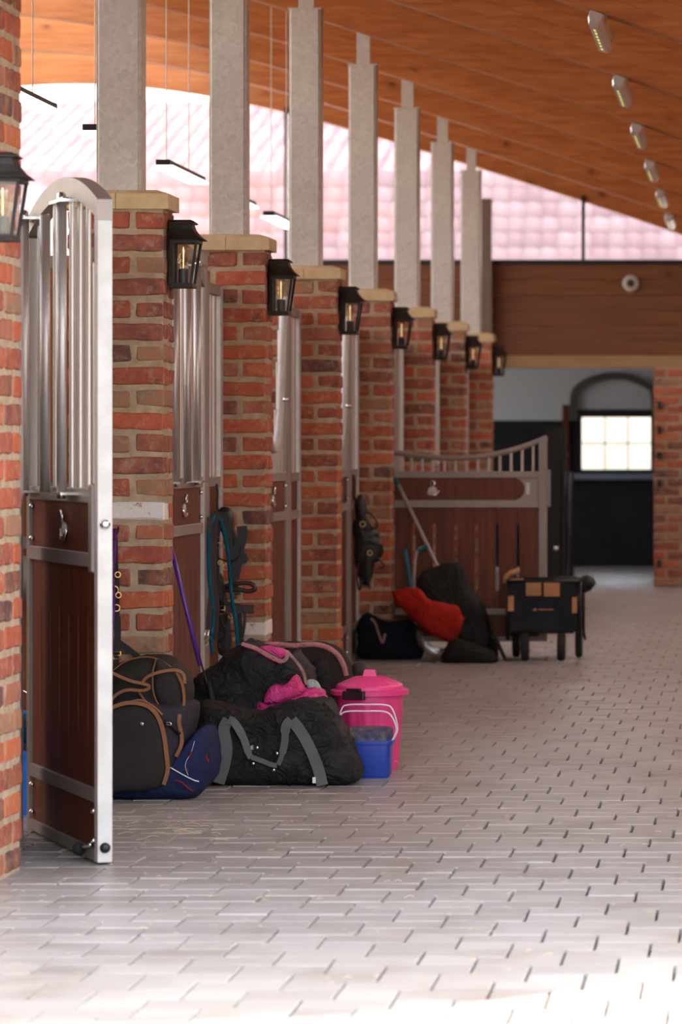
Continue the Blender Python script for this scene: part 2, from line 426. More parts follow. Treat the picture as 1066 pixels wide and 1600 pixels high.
# ------------------------------------------------------------------ roof beams and deck
def build_roof():
    xs = np.linspace(1.6, -8.5, 60)
    dep, nl = .36, 5
    lam = dep / nl
    meshes = []
    for i in range(nl):
        mb = MB(); V = []; F = []
        z_in0 = i * lam + .0002; z_in1 = (i + 1) * lam - .0002; c = .0009
        prof = [(-.08, z_in0 + c), (-.08 + c, z_in0), (.08 - c, z_in0), (.08, z_in0 + c), (.08, z_in1 - c), (.08 - c, z_in1), (-.08 + c, z_in1), (-.08, z_in1 - c)]
        for x in xs:
            zz = zc(x); sl = (zc(x + .01) - zc(x - .01)) / .02; nx, nz = -sl / math.hypot(1, sl), 1 / math.hypot(1, sl)
            for (yy, d) in prof: V.append((x + nx * d, yy, zz + nz * d))
        n = len(prof)
        for a in range(len(xs) - 1):
            for k in range(n): F.append((a * n + k, a * n + (k + 1) % n, (a + 1) * n + (k + 1) % n, (a + 1) * n + k))
        F.append(tuple(range(n))); F.append(tuple((len(xs) - 1) * n + k for k in range(n - 1, -1, -1)))
        meshes.append(mb.add(V, F).mesh('lamella', M['wood_beam']))
    for k in range(0, 9):
        y = YK[k] + .12 if k < 8 else YG + .08
        d = ('over the brick pillar ' + DESC[k]) if k < 8 else 'against the glazed gable wall'
        b = empty('roof_beam', (0, y, 0), 0, 'curved orange glulam roof beam ' + d, 'beam', 'curved roof beams')
        for i in range(nl): link('lamella', meshes[i], b)
    # deck on top of the beams; unseen ridge gap added for sky light
    def deck(xa, xb, name, m='wood_beam', th=.12):
        xq = np.linspace(xa, xb, 24); V = []; F = []
        for x in xq:
            zz = zc(x) + dep + .03
            for (yy, d) in ((10.26, 0), (36.6, 0), (36.6, th), (10.26, th)): V.append((x, yy, zz + d + (.125 if m == 'opal' else 0)))  # unseen overhang past the gable added to keep the sun out
        for a in range(len(xq) - 1):
            for q in range(4): F.append((a * 4 + q, a * 4 + (q + 1) % 4, a * 4 + 4 + (q + 1) % 4, a * 4 + 4 + q))
        F += [(0, 1, 2, 3), tuple((len(xq) - 1) * 4 + q for q in (3, 2, 1, 0))]
        if m == 'opal': F = [f for i, f in enumerate(F) if i % 4 == 0 and i < (len(xq) - 1) * 4]
        return tag(MB().add(V, F).build(name, M[m]), kind='structure')
    deck(1.6, 1.32, 'ceiling'); deck(0.79, -4.7, 'ceiling')
    deck(1.335, 0.77, 'added_light_sheet', 'opal', .02)          # unseen opal sheet added to brighten the aisle floor
    deck(-8.0, -8.7, 'ceiling')
build_roof()

# ------------------------------------------------------------------ walls of the hall
wall_brick = mat('plain_brick_wall', rough=.9); _t = NT(wall_brick); _bt = _t.n('ShaderNodeTexBrick'); _bt.inputs['Scale'].default_value = 4.0
_bt.inputs['Color1'].default_value = (.33, .09, .045, 1); _bt.inputs['Color2'].default_value = (.26, .07, .04, 1); _bt.inputs['Mortar'].default_value = (.36, .29, .2, 1)
_t.l(_t.coord(), _bt.inputs['Vector']); _t.color(_bt.outputs['Color'])
tag(MB().box(1.38, 1.58, 10.26, YG + .2, -.02, 2.82).build('wall_right', wall_brick), kind='structure')
tag(MB().box(-8.7, -8.45, 10.35, YG + .2, -.02, 3.3).build('wall_left', M['cream']), kind='structure')
tag(MB().box(-8.45, -2.56, 10.45, 10.65, -.02, 2.15).build('wall_front', wall_brick), kind='structure')

_xs = np.linspace(1.6, -8.5, 40)
tag(MB().prism([(1.6, 2.62), (-8.5, 2.62)] + [(float(x), zc(x) + .38) for x in _xs[::-1]], 10.27, 10.31).build('front_light_block', M['wood_gable']), kind='structure')  # unseen panel added to keep front daylight off the ceiling

def build_gable():
    w = empty('wall_back', (0, YG, 0), kind='structure')
    zt, zs, zl, zu = 0, 2.944, 2.09, 1.977
    # wooden planks between lintel and window sill
    n = 6; h = (zs - .03 - zl) / n
    for i in range(n):
        MB().box(-8.4, 1.6, 0, .06, zl + i * h + .0015, zl + (i + 1) * h - .0015, .003).build('plank', M['wood_gable'], w)
    MB().box(-2.9, 1.6, -.03, .14, zu, zl).build('lintel', M['wood_lintel'], w)
    MB().box(-8.4, -2.9, .0, .14, -.02, zl).build('infill', M['white_paint'], w)
    # window frame members
    fr = MB().box(-8.4, 1.6, -.02, .05, zs - .03, zs + .012).build('window_sill', M['dark_steel'], w)
    win = empty('window_1', (0, YG, 0), kind='structure')
    mull = [-8.3, -6.92, -4.23, -1.54, 1.15]
    for x in mull[1:]:
        MB().box(x - .016, x + .016, -.02, .05, zs + .012, zc(x) + .05).build('mullion', M['dark_steel'], win)
    for a, b in zip(mull[:-1], mull[1:]):
        top = [(x, zc(x) + .1) for x in np.linspace(b - .016, a + .016, 12)]
        MB().prism([(a + .016, zs + .012), (b - .016, zs + .012)] + top, .012, .02).build('pane', M['glass'], win)
    tag(win, kind='structure')
build_gable()
# round sensor on the gable planks
p = P(986, 443, YG)
o = MB().lathe([(.075, 0), (.075, -.03), (.055, -.05), (.03, -.05)], (p.x, YG - .001, p.z), 24, 'Y').build('round_sensor', M['grey_lamp'], None, 'auto')
tag(o, 'round grey sensor on the wooden gable panel under the window', 'sensor')
MB().lathe([(.034, -.045), (.034, -.055), (.01, -.058)], (p.x, YG - .001, p.z), 20, 'Y').build('lens', M['black_plastic'], o)
# dark steel stanchion at the gable
MB_st = MB().box(-2.50, -2.36, YG - .16, YG - .04, 0, 3.5).build('wall_stanchion', noisy('brown_steel', (.14, .10, .08), (.18, .13, .1), 4, .6, metal=.3))
tag(MB_st, 'brown steel stanchion against the gable wall behind the last pillar', 'post')

# ------------------------------------------------------------------ end room behind the gable opening
def end_room():
    yb = 39.2
    w = empty('wall_end_room', (0, 0, 0), kind='structure')
    wx0, wx1 = (903 - VX) * yb / FPX, (1024 - VX) * yb / FPX
    wz0, wz1 = HC - (740 - VY) * yb / FPX, HC - (640 - VY) * yb / FPX
    x0, x1 = -6.0, 1.6
    zb = HC - (657 - VY) * yb / FPX     # top of the black boards
    def wall(xa, xb, za, zb_, m, name='wall_panel', d=0.0): MB().box(xa, xb, yb - d, yb + .2, za, zb_).build(name, m, w)
    wall(x0, wx0, 0, zb, M['black_panel']); wall(wx1, x1, 0, zb, M['black_panel']); wall(wx0, wx1, 0, wz0, M['black_panel'])
    wall(x0, wx0, zb, 2.85, M['white_paint']); wall(wx1, x1, zb, 2.85, M['white_paint']); wall(wx0, wx1, wz1, 2.85, M['white_paint'])
    MB().box(x0, x1, YG + .14, yb + .2, 2.75, 2.85).build('room_ceiling', M['white_paint'], w)
    MB().box(x1, x1 + .2, YG + .14, yb + .2, 0, 2.75).build('room_side', M['white_paint'], w)
    # left side with a daylight opening
    MB().box(x0 - .2, x0, YG + .14, yb + .2, 0, 1.3).build('room_side', M['white_paint'], w)
    MB().box(x0 - .2, x0, YG + .14, yb + .2, 2.5, 2.75).build('room_side', M['white_paint'], w)
    # arch moulding over the window
    cx = (895 + 1022) / 2; pts = []
    for px, py in ((897, 655), (898, 615), (915, 598), (940, 589), (962, 587), (985, 590), (1008, 600), (1022, 612), (1024, 655)):
        pts.append(P(px, py, yb - .03))
    MB().ribbon(spline(pts, 5), .075, (0, -1, 0), .06).build('arch_moulding', noisy('grey_stone', (.09, .08, .075), (.12, .105, .1), 8), w)
    # window
    win = empty('window_2', (0, 0, 0), kind='structure')
    f = .045
    MB().box(wx0, wx0 + f, yb - .05, yb + .12, wz0, wz1).build('window_frame', M['dark_steel'], win)
    MB().box(wx1 - f, wx1, yb - .05, yb + .12, wz0, wz1).build('window_frame', M['dark_steel'], win)
    MB().box(wx0 + f, wx1 - f, yb - .05, yb + .12, wz1 - .08, wz1).build('window_frame', M['dark_steel'], win)
    MB().box(wx0 + f, wx1 - f, yb - .05, yb + .12, wz0, wz0 + f).build('window_frame', M['dark_steel'], win)
    MB().box(wx0 - .06, wx1 + .04, yb - .10, yb, wz0 - .06, wz0).build('window_ledge', M['bluegrey'], win)
    gx0, gx1, gz0, gz1 = wx0 + f, wx1 - f, wz0 + f, wz1 - .08
    for i in (1, 2):
        x = gx0 + (gx1 - gx0) * i / 3; MB().box(x - .006, x + .006, yb, yb + .02, gz0, gz1).build('glazing_bar', M['dark_steel'], win)
    z = (gz0 + gz1) / 2; MB().box(gx0, gx1, yb, yb + .02, z - .006, z + .006).build('glazing_bar', M['dark_steel'], win)
    for i in range(3):
        for j in range(2):
            a = gx0 + (gx1 - gx0) * i / 3; b = gx0 + (gx1 - gx0) * (i + 1) / 3; c = gz0 + (gz1 - gz0) * j / 2; d = gz0 + (gz1 - gz0) * (j + 1) / 2
            MB().box(a + .006, b - .006, yb + .006, yb + .012, c + .006, d - .006).build('pane', M['glass'], win)
    # open wooden shutter board beside the window
    MB().box(wx0 - .16, wx0 - .09, yb - .06, yb, wz0 - .1, wz1 + .05).build('window_board', M['wood_stall'], win)
end_room()

# ------------------------------------------------------------------ neighbour's house with a tiled roof
def house():
    h = empty('tiled_house', (0, 57, 0), 0, 'house with a pink clay tiled roof seen through the gable window', 'house')
    TW, TL = .262, .30
    def tile_geo(n=8, th=.03):
        V = []; F = []
        for j, (yy, lift) in enumerate(((0, .03), (TL + .04, 0.0))):
            for s in range(n + 1):
                u = s / n; x = u * TW; z = .026 * (math.sin(u * math.pi * 1.35) if u < .74 else -math.sin((u - .74) / .26 * math.pi) * .18)
                V.append((x, yy, z + lift)); V.append((x, yy, z + lift - th))
        m = (n + 1) * 2
        for s in range(n):
            a = s * 2
            F.append((a, a + 2, m + a + 2, m + a)); F.append((a + 1, a, a + 2, a + 3)[::-1])
        F.append((0, 1, m + 1, m)); F.append((2 * n, m + 2 * n, m + 2 * n + 1, 2 * n + 1))
        return V, F
    tv, tf = tile_geo(); me = MB().add(tv, tf).mesh('roof_tile', M['tile'], True)
    z0, p1 = 3.86, math.radians(55); x0 = -13.0; ncol = 52; nrow = 7
    stuff = MB(); cnt = 0
    for r in range(nrow):
        for c in range(ncol):
            x = x0 + c * TW; y = r * TL * math.cos(p1); z = z0 + r * TL * math.sin(p1)
            px = VX + (x + TW / 2) * FPX / (57 + y); py = VY - (z + .2 - HC) * FPX / (57 + y)
            if 35 < px < 1080 and py < 425 and cnt < 300 and not (1030 < px and py < 350):
                link('roof_tile', me, h, (x, y, z), (p1, 0, 0)); cnt += 1
            else:
                R = Matrix.Translation((x, y, z)) @ Matrix.Rotation(p1, 4, 'X'); stuff.add([R @ Vector(q) for q in tv], tf)
    ym, zm = nrow * TL * math.cos(p1), z0 + nrow * TL * math.sin(p1); p2 = math.radians(15)
    xcut = (880 - VX) * 58.8 / FPX
    for r in range(22):
        for c in range(ncol):
            x = x0 + c * TW
            if x + TW > xcut: continue
            R = Matrix.Translation((x, ym + r * TL * math.cos(p2), zm + r * TL * math.sin(p2))) @ Matrix.Rotation(p2, 4, 'X')
            stuff.add([R @ Vector(q) for q in tv], tf)
    tag(stuff.build('roof_tiles', M['tile_stuff'], h, True), kind='stuff')
    xe = x0 + ncol * TW
    MB().box(x0 + .2, xe - .2, .35, 9, -.35, z0 + .15).build('wall', M['cream'], h)
    # lower wing at the right: blue-grey flashing strip and white parapet
    MB().box(xcut, xe, ym - .02, ym + .25, zm - .12, zm + .10).build('flashing', M['bluegrey'], h)
    MB().box(xcut, xe, ym + .25, ym + 3, zm - .3, zm + .02).build('flat_roof', M['white_paint'], h)
    MB().prism([(0.02, z0 - .12), (ym, zm - .06), (ym + 6.4, zm + 1.62), (ym + 6.5, zm + 1.4), (ym, zm - .3), (.1, z0 - .3)], x0, xcut, 'YZ').build('roof_deck', M['wood_lintel'], h)
    MB().prism([(0.02, z0 - .12), (ym - .05, zm - .12), (ym, zm - .3), (.1, z0 - .3)], xcut, xe, 'YZ').build('roof_deck', M['wood_lintel'], h)
house()

# ------------------------------------------------------------------ brick pillars
CH = 0.0822; NC = 26; BH = 0.063
def brick_mesh(seed, lx, ly):
    bm = bmesh.new(); bmesh.ops.create_cube(bm, size=1)
    rng = random.Random(seed)
    for q in bm.verts:
        q.co = Vector((q.co.x * lx + rng.uniform(-.004, .004), q.co.y * ly + rng.uniform(-.0012, .0012), q.co.z * BH + rng.uniform(-.0035, .0035)))
    bmesh.ops.subdivide_edges(bm, edges=[e for e in bm.edges if abs(e.verts[0].co.x - e.verts[1].co.x) > lx * .6], cuts=5, use_grid_fill=True)
    bmesh.ops.bevel(bm, geom=[e for e in bm.edges if len(e.link_faces) == 2 and e.calc_face_angle(0) > .6], offset=.006, segments=1, affect='EDGES')
    for q in bm.verts:
        n = noise.noise_vector(q.co * 28 + Vector((seed * 3.1, 0, 0)))
        q.co += Vector((n.x * .0045, n.y * .0012, n.z * .0055))
    m = MB().bm(bm); return m.v, m.f
JT = .022
bsh = [brick_mesh(i, .24 - JT * .6, .115 - JT * .45) for i in range(6)]
bms = [MB().add(*g).mesh('brick', M['brick']) for g in bsh]
bmw = [MB().add(*g).mesh('brick_white', M['brick_white']) for g in bsh[:3]]
def pillar(k):
    t = empty('brick_pillar', (0, YK[k], 0), 0, 'reclaimed red brick pillar ' + DESC[k], 'pillar', 'brick pillars along the stalls')
    rng = random.Random(40 + k)
    z_top = NC * CH
    MB().box(XL + .010, XR - .010, .010, PD - .010, 0, z_top + .002).build('mortar', M['mortar'], t)
    white = {(1, 13, 'r'), (2, 20, 'h'), (3, 8, 'r'), (4, 24, 'h'), (0, 11, 'h')}
    for i in range(NC):
        zc_ = z_top - (i + .5) * CH
        A = i % 2 == 0
        def put(x, y, rot, key):
            w = (k, i, key) in white
            me = rng.choice(bmw if w else bms)
            link('brick', me, t, (x + rng.uniform(-.002, .002), y, zc_ + rng.uniform(-.002, .002)),
                 (rng.uniform(-.006, .006), rng.uniform(-.012, .012) + (math.pi if rng.random() < .5 else 0), rot + rng.uniform(-.006, .006)))
        if A:
            put(XR - .0575 + .001, PD / 2, math.pi / 2, 'h'); put(XL + .12, .0575 - .001, 0, 'l'); put(XL + .12, PD - .0575, 0, 'b')
        else:
            put(XL + .0575, PD / 2, math.pi / 2, 'h'); put(XR - .12 + .001, .0575 - .001, 0, 'r'); put(XR - .12 + .001, PD - .0575, 0, 'b')
    # weathered sandstone cap in two blocks
    o = .012; x0, x1, y0, y1 = XL - o, XR + o, -o, PD + o
    for (a, b) in ((x0, XC + .0), (XC + .002, x1)):
        V = [(a, y0, z_top), (b, y0, z_top), (b, y1, z_top), (a, y1, z_top), (a, y0, z_top + .056), (b, y0, z_top + .056), (b, y1, z_top + .056), (a, y1, z_top + .056)]
        ins = .05
        a2 = a + ins if a == x0 else a; b2 = b - ins if b == x1 else b
        V += [(a2, y0 + ins, z_top + .072), (b2, y0 + ins, z_top + .072), (b2, y1 - ins, z_top + .072), (a2, y1 - ins, z_top + .072)]
        F = [(3, 2, 1, 0), (0, 1, 5, 4), (1, 2, 6, 5), (2, 3, 7, 6), (3, 0, 4, 7), (4, 5, 9, 8), (5, 6, 10, 9), (6, 7, 11, 10), (7, 4, 8, 11), (8, 9, 10, 11)]
        MB().add(V, F).build('capstone', M['cap'], t)
    return t
def pier():
    t = empty('brick_pillar', (0, 10.31, 0), 0, 'tall red brick pier ' + DESC[0], 'pillar', 'brick pillars along the stalls')
    x1, x0, D, H = -2.18, -2.53, .745, 3.70; rng = random.Random(77); n = int(H / CH)
    MB().box(x0, x1 - .009, .009, D - .009, 0, H).build('mortar', M['mortar'], t)
    for i in range(n):
        z = (i + .5) * CH; y = 0 if i % 2 == 0 else -.125
        while y < D - .03:
            a, b = max(y, 0), min(y + .24, D); y += .2525
            if b - a < .05: continue
            o = link('brick', rng.choice(bms), t, (x1 - .0565, (a + b) / 2, z + rng.uniform(-.002, .002)), (rng.uniform(-.006, .006), rng.uniform(-.01, .01) + (math.pi if rng.random() < .5 else 0), math.pi / 2))
            o.scale = ((b - a - .004) / .236, 1, 1)
        x = x0 + (0 if i % 2 else -.12)
        while x < x1 - .14:
            a, b = max(x, x0), min(x + .24, x1 - .118); x += .2525
            if b - a < .05: continue
            o = link('brick', rng.choice(bms), t, ((a + b) / 2, .0565, z), (0, 0, 0)); o.scale = ((b - a) / .24, 1, 1)
pier()
for k in range(1, 8): pillar(k)
ZT = NC * CH + .072

# steel posts on the pillars
def posts():
    body = MB()
    bm = bmesh.new(); bmesh.ops.create_cube(bm, size=1)
    for q in bm.verts: q.co = Vector((q.co.x * .166, q.co.y * .13, q.co.z * (3.55 - ZT)))
    bmesh.ops.bevel(bm, geom=[e for e in bm.edges if abs(e.verts[0].co.z - e.verts[1].co.z) > .5], offset=.012, segments=3, affect='EDGES')
    body.bm(bm)
    m_body = body.mesh('post_tube', M['galv'], 'auto')
    m_cap = MB().box(-.088, .088, -.07, .07, 0, .008).mesh('post_plate', M['galv'])
    m_bl = MB().box(-.04, .04, -.006, .006, 0, .20).mesh('blade', M['galv'])
    for k in range(1, 8):
        t = empty('steel_post', (XC, YK[k] + .12, ZT), 0, 'square galvanised steel post standing on the brick pillar ' + DESC[k], 'post', 'galvanised posts on the pillars')
        link('post_tube', m_body, t, (0, 0, (3.55 - ZT) / 2)); link('post_plate', m_cap, t, (0, 0, 3.55 - ZT)); link('blade', m_bl, t, (0, 0, 3.558 - ZT))
posts()

# ------------------------------------------------------------------ lanterns on the pillars
def lanterns():
    zb, ze = 0.0, .171
    t = empty('wall_lantern')
    wt, wb, dt, db = .112, .088, .068, .054          # out from the wall, half depth
    MB().box(0, .008, -.05, .05, .005, .235).build('back_plate', M['black_metal'], t)
    fr = MB()
    def corner(top, bot, r=.0065): fr.tube([bot, top], r, 4)
    for s in (-1, 1):
        corner((wt - .008, s * (dt - .008), ze), (wb - .008, s * (db - .008), zb)); corner((.012, s * (dt - .008), ze), (.012, s * (db - .008), zb))
        fr.tube([(.012, s * (dt - .008), ze - .006), (wt - .008, s * (dt - .008), ze - .006)], .008, 4)
        fr.tube([(.012, s * (db - .008), zb + .006), (wb - .008, s * (db - .008), zb + .006)], .008, 4)
    fr.tube([(wt - .008, -dt + .008, ze - .006), (wt - .008, dt - .008, ze - .006)], .008, 4)
    fr.tube([(wb - .008, -db + .008, zb + .006), (wb - .008, db - .008, zb + .006)], .008, 4)
    fr.build('frame', M['black_metal'], t)
    MB().box(.002, wb, -db, db, -.006, .003).build('bottom_plate', M['black_metal'], t)
    prof = [(0, .126, .08), (.004, .122, .077), (.018, .104, .062), (.038, .089, .051), (.058, .082, .046), (.06, .094, .052), (.064, .094, .052), (.074, .080, .043)]
    V = []; F = []
    for (z, w, d) in prof: V += [(0, -d, ze + z), (w, -d, ze + z), (w, d, ze + z), (0, d, ze + z)]
    for i in range(len(prof) - 1):
        for q in range(4): F.append((i * 4 + q, i * 4 + (q + 1) % 4, i * 4 + 4 + (q + 1) % 4, i * 4 + 4 + q))
    F += [(3, 2, 1, 0), tuple(len(V) - 4 + q for q in range(4))]
    MB().add(V, F).build('roof', M['black_metal'], t)
    for s in (-1, 1):
        MB().add([(.014, s * (dt - .009), ze - .01), (wt - .012, s * (dt - .009), ze - .01), (wb - .012, s * (db - .009), zb + .01), (.014, s * (db - .009), zb + .01)], [(0, 1, 2, 3)]).build('pane', M['lamp_glass'], t)
    MB().add([(wt - .009, -dt + .012, ze - .01), (wt - .009, dt - .012, ze - .01), (wb - .009, db - .012, zb + .01), (wb - .009, -db + .012, zb + .01)], [(0, 1, 2, 3)]).build('pane', M['lamp_glass'], t)
    cx = .047
    bprof = [(.008, .062), (.0125, .075), (.016, .095), (.0215, .12), (.0235, .135), (.021, .148), (.013, .157), (.003, .16)]
    bu = MB().lathe(bprof, (cx, 0, 0), 20).build('bulb', M['bulb_glass'], t, True)
    MB().lathe([(.0022, .068), (.0022, .146)], (cx, 0, 0), 8).build('filament', M['filament'], bu)
    MB().lathe([(.019, .003), (.019, .064), (.012, .066)], (cx, 0, 0), 20).build('socket', M['black_plastic'], t, 'auto')
    for k in range(8):
        o = t if k == 0 else copy_tree(t)
        o.location = (XR + .001, YK[k] + .12, 1.857) if k else (-2.178, 10.51, 1.850)
        tag(o, 'black carriage lantern with amber bulb on the brick pillar ' + DESC[k], 'lantern', 'lanterns on the pillars')
lanterns()

# ------------------------------------------------------------------ stall fronts
DW = 1.10                                    # door leaf width
FT = .046                                    # frame thickness
RAILS = [(.0, .036), (.176, .218), (.886, .930), (1.082, 1.126)]
def boards(parent, u0, u1, z0, z1, n, slot=.005, s0=.16, s1=.14):
    w = (u1 - u0) / n
    for i in range(n):
        a, b = u0 + i * w + .0008, u0 + (i + 1) * w - .0008
        sa = slot if i > 0 else 0; sb = slot if i < n - 1 else 0
        poly = [(a, z0), (b, z0), (b, z0 + s0), (b - sb, z0 + s0 + .02), (b - sb, z1 - s1 - .02), (b, z1 - s1), (b, z1), (a, z1), (a, z1 - s1), (a + sa, z1 - s1 - .02), (a + sa, z0 + s0 + .02), (a, z0 + s0)]
        MB().prism(poly, -.011, .011).build('board', M['wood_stall'], parent)
def badge(parent, u, z, side):
    s = side
    b = MB().lathe([(.028, 0), (.028, .006), (.02, .009), (.006, .009)], (0, 0, 0), 20, 'Y').build('badge', M['galv'], parent, 'auto', (u, s * .012, z - .02), (0, 0, 0 if s > 0 else math.pi))
    MB().tube([(0, .010, .03), (.012, .012, .045), (.004, .012, .064), (-.012, .012, .058), (-.014, .012, .036), (0, .010, .03)], .006, 8).build('badge_loop', M['chrome'], b, True)
    MB().tube([(-.045, .004, .004), (-.02, .007, -.022), (.02, .007, -.022), (.045, .004, .004)], [.004, .009, .009, .004], 8).build('badge_wing', M['chrome'], b, True)
def bolts(parent, pts, side, r=.009):
    for (u, z) in pts:
        MB().lathe([(r, .010), (r, .020), (r * .6, .027)], (0, 0, 0), 10, 'Y').build('bolt', M['chrome'], parent, True, (u, 0, z), (0, 0, 0 if side > 0 else math.pi))
def leaf(name, style, side):
    t = empty(name)
    h = FT / 2
    for (a, b) in ((0, FT), (DW - FT, DW)):
        MB().box(a, b, -h, h, 0, 1.9385 if style == 'arch' else 2.0, .003).build('stile', M['steel_white'] if a > 0 and style == 'arch' else M['steel'], t)
    for (z0, z1) in RAILS:
        MB().box(FT, DW - FT, -h, h, z0, z1, .003).build('rail', M['steel'], t)
    MB().box(FT, DW - FT, -.011, .011, .036, .176).build('kick_board', M['wood_stall'], t)
    MB().box(FT, DW - FT, -.011, .011, .930, 1.082).build('name_board', M['wood_stall'], t)
    boards(t, FT, DW - FT, .218, .886, 7)
    badge(t, DW * .52, 1.01, side)
    bolts(t, [(FT + .02, 1.06), (FT + .02, .955), (DW - FT - .03, 1.06), (DW - FT - .03, .955), (FT + .02, .15), (FT + .02, .06), (DW - FT - .03, .15), (DW - FT - .03, .06)], side)
    if style == 'arch':
        R = lambda u: 2.0 + .10 * (1 - ((u - DW / 2) / (DW / 2)) ** 2)
        us = np.linspace(0, DW, 24)
        poly = [(u, R(u)) for u in us] + [(u, R(u) - .062) for u in us[::-1]]
        MB().prism(poly, -h, h).build('arch_rail', M['steel'], t)
        n = 8
        for i in range(n):
            u = FT + (DW - 2 * FT) * (i + .5) / n
            MB().tube([(u, 0, 1.124), (u, 0, R(u) - .055)], .0085, 10, False).build('grille_bar', M['steel_bar'], t, True)
        # swing feed hatch: two thick rods standing proud, with pivot plates
        for u, zt_ in ((.10, 2.01), (.44, 2.01), (.70, 2.03)):
            o = MB().tube([(u, side * .05, 1.11), (u, side * .05, zt_ - .02)], .016, 12).build('hatch_rod', M['steel_bar'], t, True)
            if u != .44:
                for z in (1.105, zt_ - .02):
                    MB().box(u - .05, u + .12, side * .05 - .028, side * .05 + .028, z, z + .008).build('pivot_plate', M['chrome'], o)
                    MB().lathe([(.014, -.012), (.014, .03), (.006, .036)], (u, side * .05, z), 10).build('pivot_bolt', M['chrome'], o, True)
    elif style == 'yoke':
        z0 = 2.0
        path = [(DW - FT / 2, z0), (DW - .12, 1.93), (DW - .2, 1.75), (DW - .27, 1.5), (DW - .36, 1.32), (DW / 2, 1.24), (.36, 1.32), (.27, 1.5), (.2, 1.75), (.12, 1.93), (FT / 2, z0)]
        MB().tube(spline([(u, side * .02, z) for u, z in path], 6), .02, 10).build('yoke_rail', M['steel_white'], t, True)
        for u in (.09, .16, .22, .30, .38, .46, .55, .64, .72, .80, .88, .94, 1.01):
            d = abs(u - DW / 2)
            zt_ = np.interp(d, [0, .19, .28, .35, .43, .53], [1.24, 1.32, 1.5, 1.75, 1.93, 2.0])
            MB().tube([(u, 0, 1.124), (u, 0, zt_)], .0105, 8, False).build('grille_bar', M['steel_bar'], t, True)
        for u in (.83,):
            MB().tube([(u - .06, side * .05, 1.49), (u + .06, side * .05, 1.49)], .012, 8).build('yoke_clamp', M['chrome'], t, True)
    return t
def fixed_panel(name, W):
    t = empty(name); h = FT / 2
    for (a, b, m) in ((0, .04, 'steel'), (W - .04, W, 'steel_white')):
        MB().box(a, b, -h, h, 0, 1.97, .003).build('stile', M[m], t)
    for (z0, z1) in RAILS + [(1.925, 1.97)]:
        MB().box(.04, W - .04, -h, h, z0, z1, .003).build('rail', M['steel'], t)
    MB().box(.04, W - .04, -.011, .011, .036, .176).build('kick_board', M['wood_stall'], t)
    MB().box(.04, W - .04, -.011, .011, .930, 1.082).build('name_board', M['wood_stall'], t)
    boards(t, .04, W - .04, .218, .886, max(2, round(W / .14)))
    n = max(3, int(W / .075))
    for i in range(n):
        u = .04 + (W - .08) * (i + .5) / n
        MB().tube([(u, 0, 1.124), (u, 0, 1.93)], .0105, 8, False).build('grille_bar', M['steel_bar'], t, True)
    return t
BAY = ['between the bucket pillar and the white-brick pillar', 'between the white-brick pillar and the bridles', 'just past the hanging bridles',
       'just before the scooped gate', 'behind the scooped gate', 'one bay past the scooped gate', 'two bays past the scooped gate']
post_off = 2.32
pst = empty('stall_post')
MB().tube([(0, 0, 0), (0, 0, 2.09)], .03, 16).build('post_tube', M['steel'], pst, 'auto')
MB().lathe([(.035, 2.085), (.036, 2.10), (.03, 2.108), (.01, 2.112)], (0, 0, 0), 16).build('post_cap', M['steel'], pst, 'auto')
long_p = fixed_panel('stall_screen', .93); short_p = fixed_panel('stall_screen', .24 + .02)
arch_door = leaf('stall_door', 'arch', -1); yoke_door = leaf('stall_door', 'yoke', -1)
first = {'post': True, 'long': True, 'short': True, 'arch': True, 'yoke': True}
def use(proto, key):
    if first[key]: first[key] = False; return proto
    return copy_tree(proto)
for k in range(7):
    yb = YK[k] + PD; yp = YK[k] + post_off
    o = use(long_p, 'long'); o.location = (XS, yb + .002, .005); o.rotation_euler = (0, 0, math.pi / 2)
    tag(o, 'wide fixed stall screen ' + BAY[k], 'stall screen', 'fixed stall fronts')
    o = use(short_p, 'short'); o.location = (XS, yp + .036, .005); o.rotation_euler = (0, 0, math.pi / 2)
    w = YK[k + 1] - .004 - (yp + .036); o.scale = (w / .26, 1, 1)
    tag(o, 'narrow fixed stall screen against the pillar ' + DESC[k + 1], 'stall screen', 'narrow stall fronts')
    o = use(pst, 'post'); o.location = (XS, yp, 0)
    tag(o, 'round capped steel door post of the stall ' + BAY[k], 'post', 'stall door posts')
    if k == 0:
        hinge = Vector((-2.372, 12.20)); free = Vector((-1.956, 11.17)); d = free - hinge
        o = use(arch_door, 'arch'); o.location = (hinge.x, hinge.y, .008); o.rotation_euler = (0, 0, math.atan2(d.y, d.x))
        o.scale = (d.length / DW, 1, 1)
        # seen face is the one to the left of the leaf direction reversed
        tag(o, 'open stall door with arched top, steel bars and dark boards', 'stall door')
        open_door = o
    elif k in (1, 5):
        o = copy_tree(arch_door); o.location = (XS, yp - .034 - DW, .008); o.rotation_euler = (0, 0, math.pi / 2); o.scale = (1, 1, 1)
        for ch in list(o.children):
            pass
        tag(o, 'closed arched stall door ' + BAY[k], 'stall door', 'closed stall doors')
    elif k in (2, 3, 6):
        o = use(yoke_door, 'yoke'); o.location = (XS, yp - .034 - DW, .008); o.rotation_euler = (0, 0, math.pi / 2)
        tag(o, 'closed stall door with scooped yoke opening ' + BAY[k], 'stall door', 'yoke stall doors')

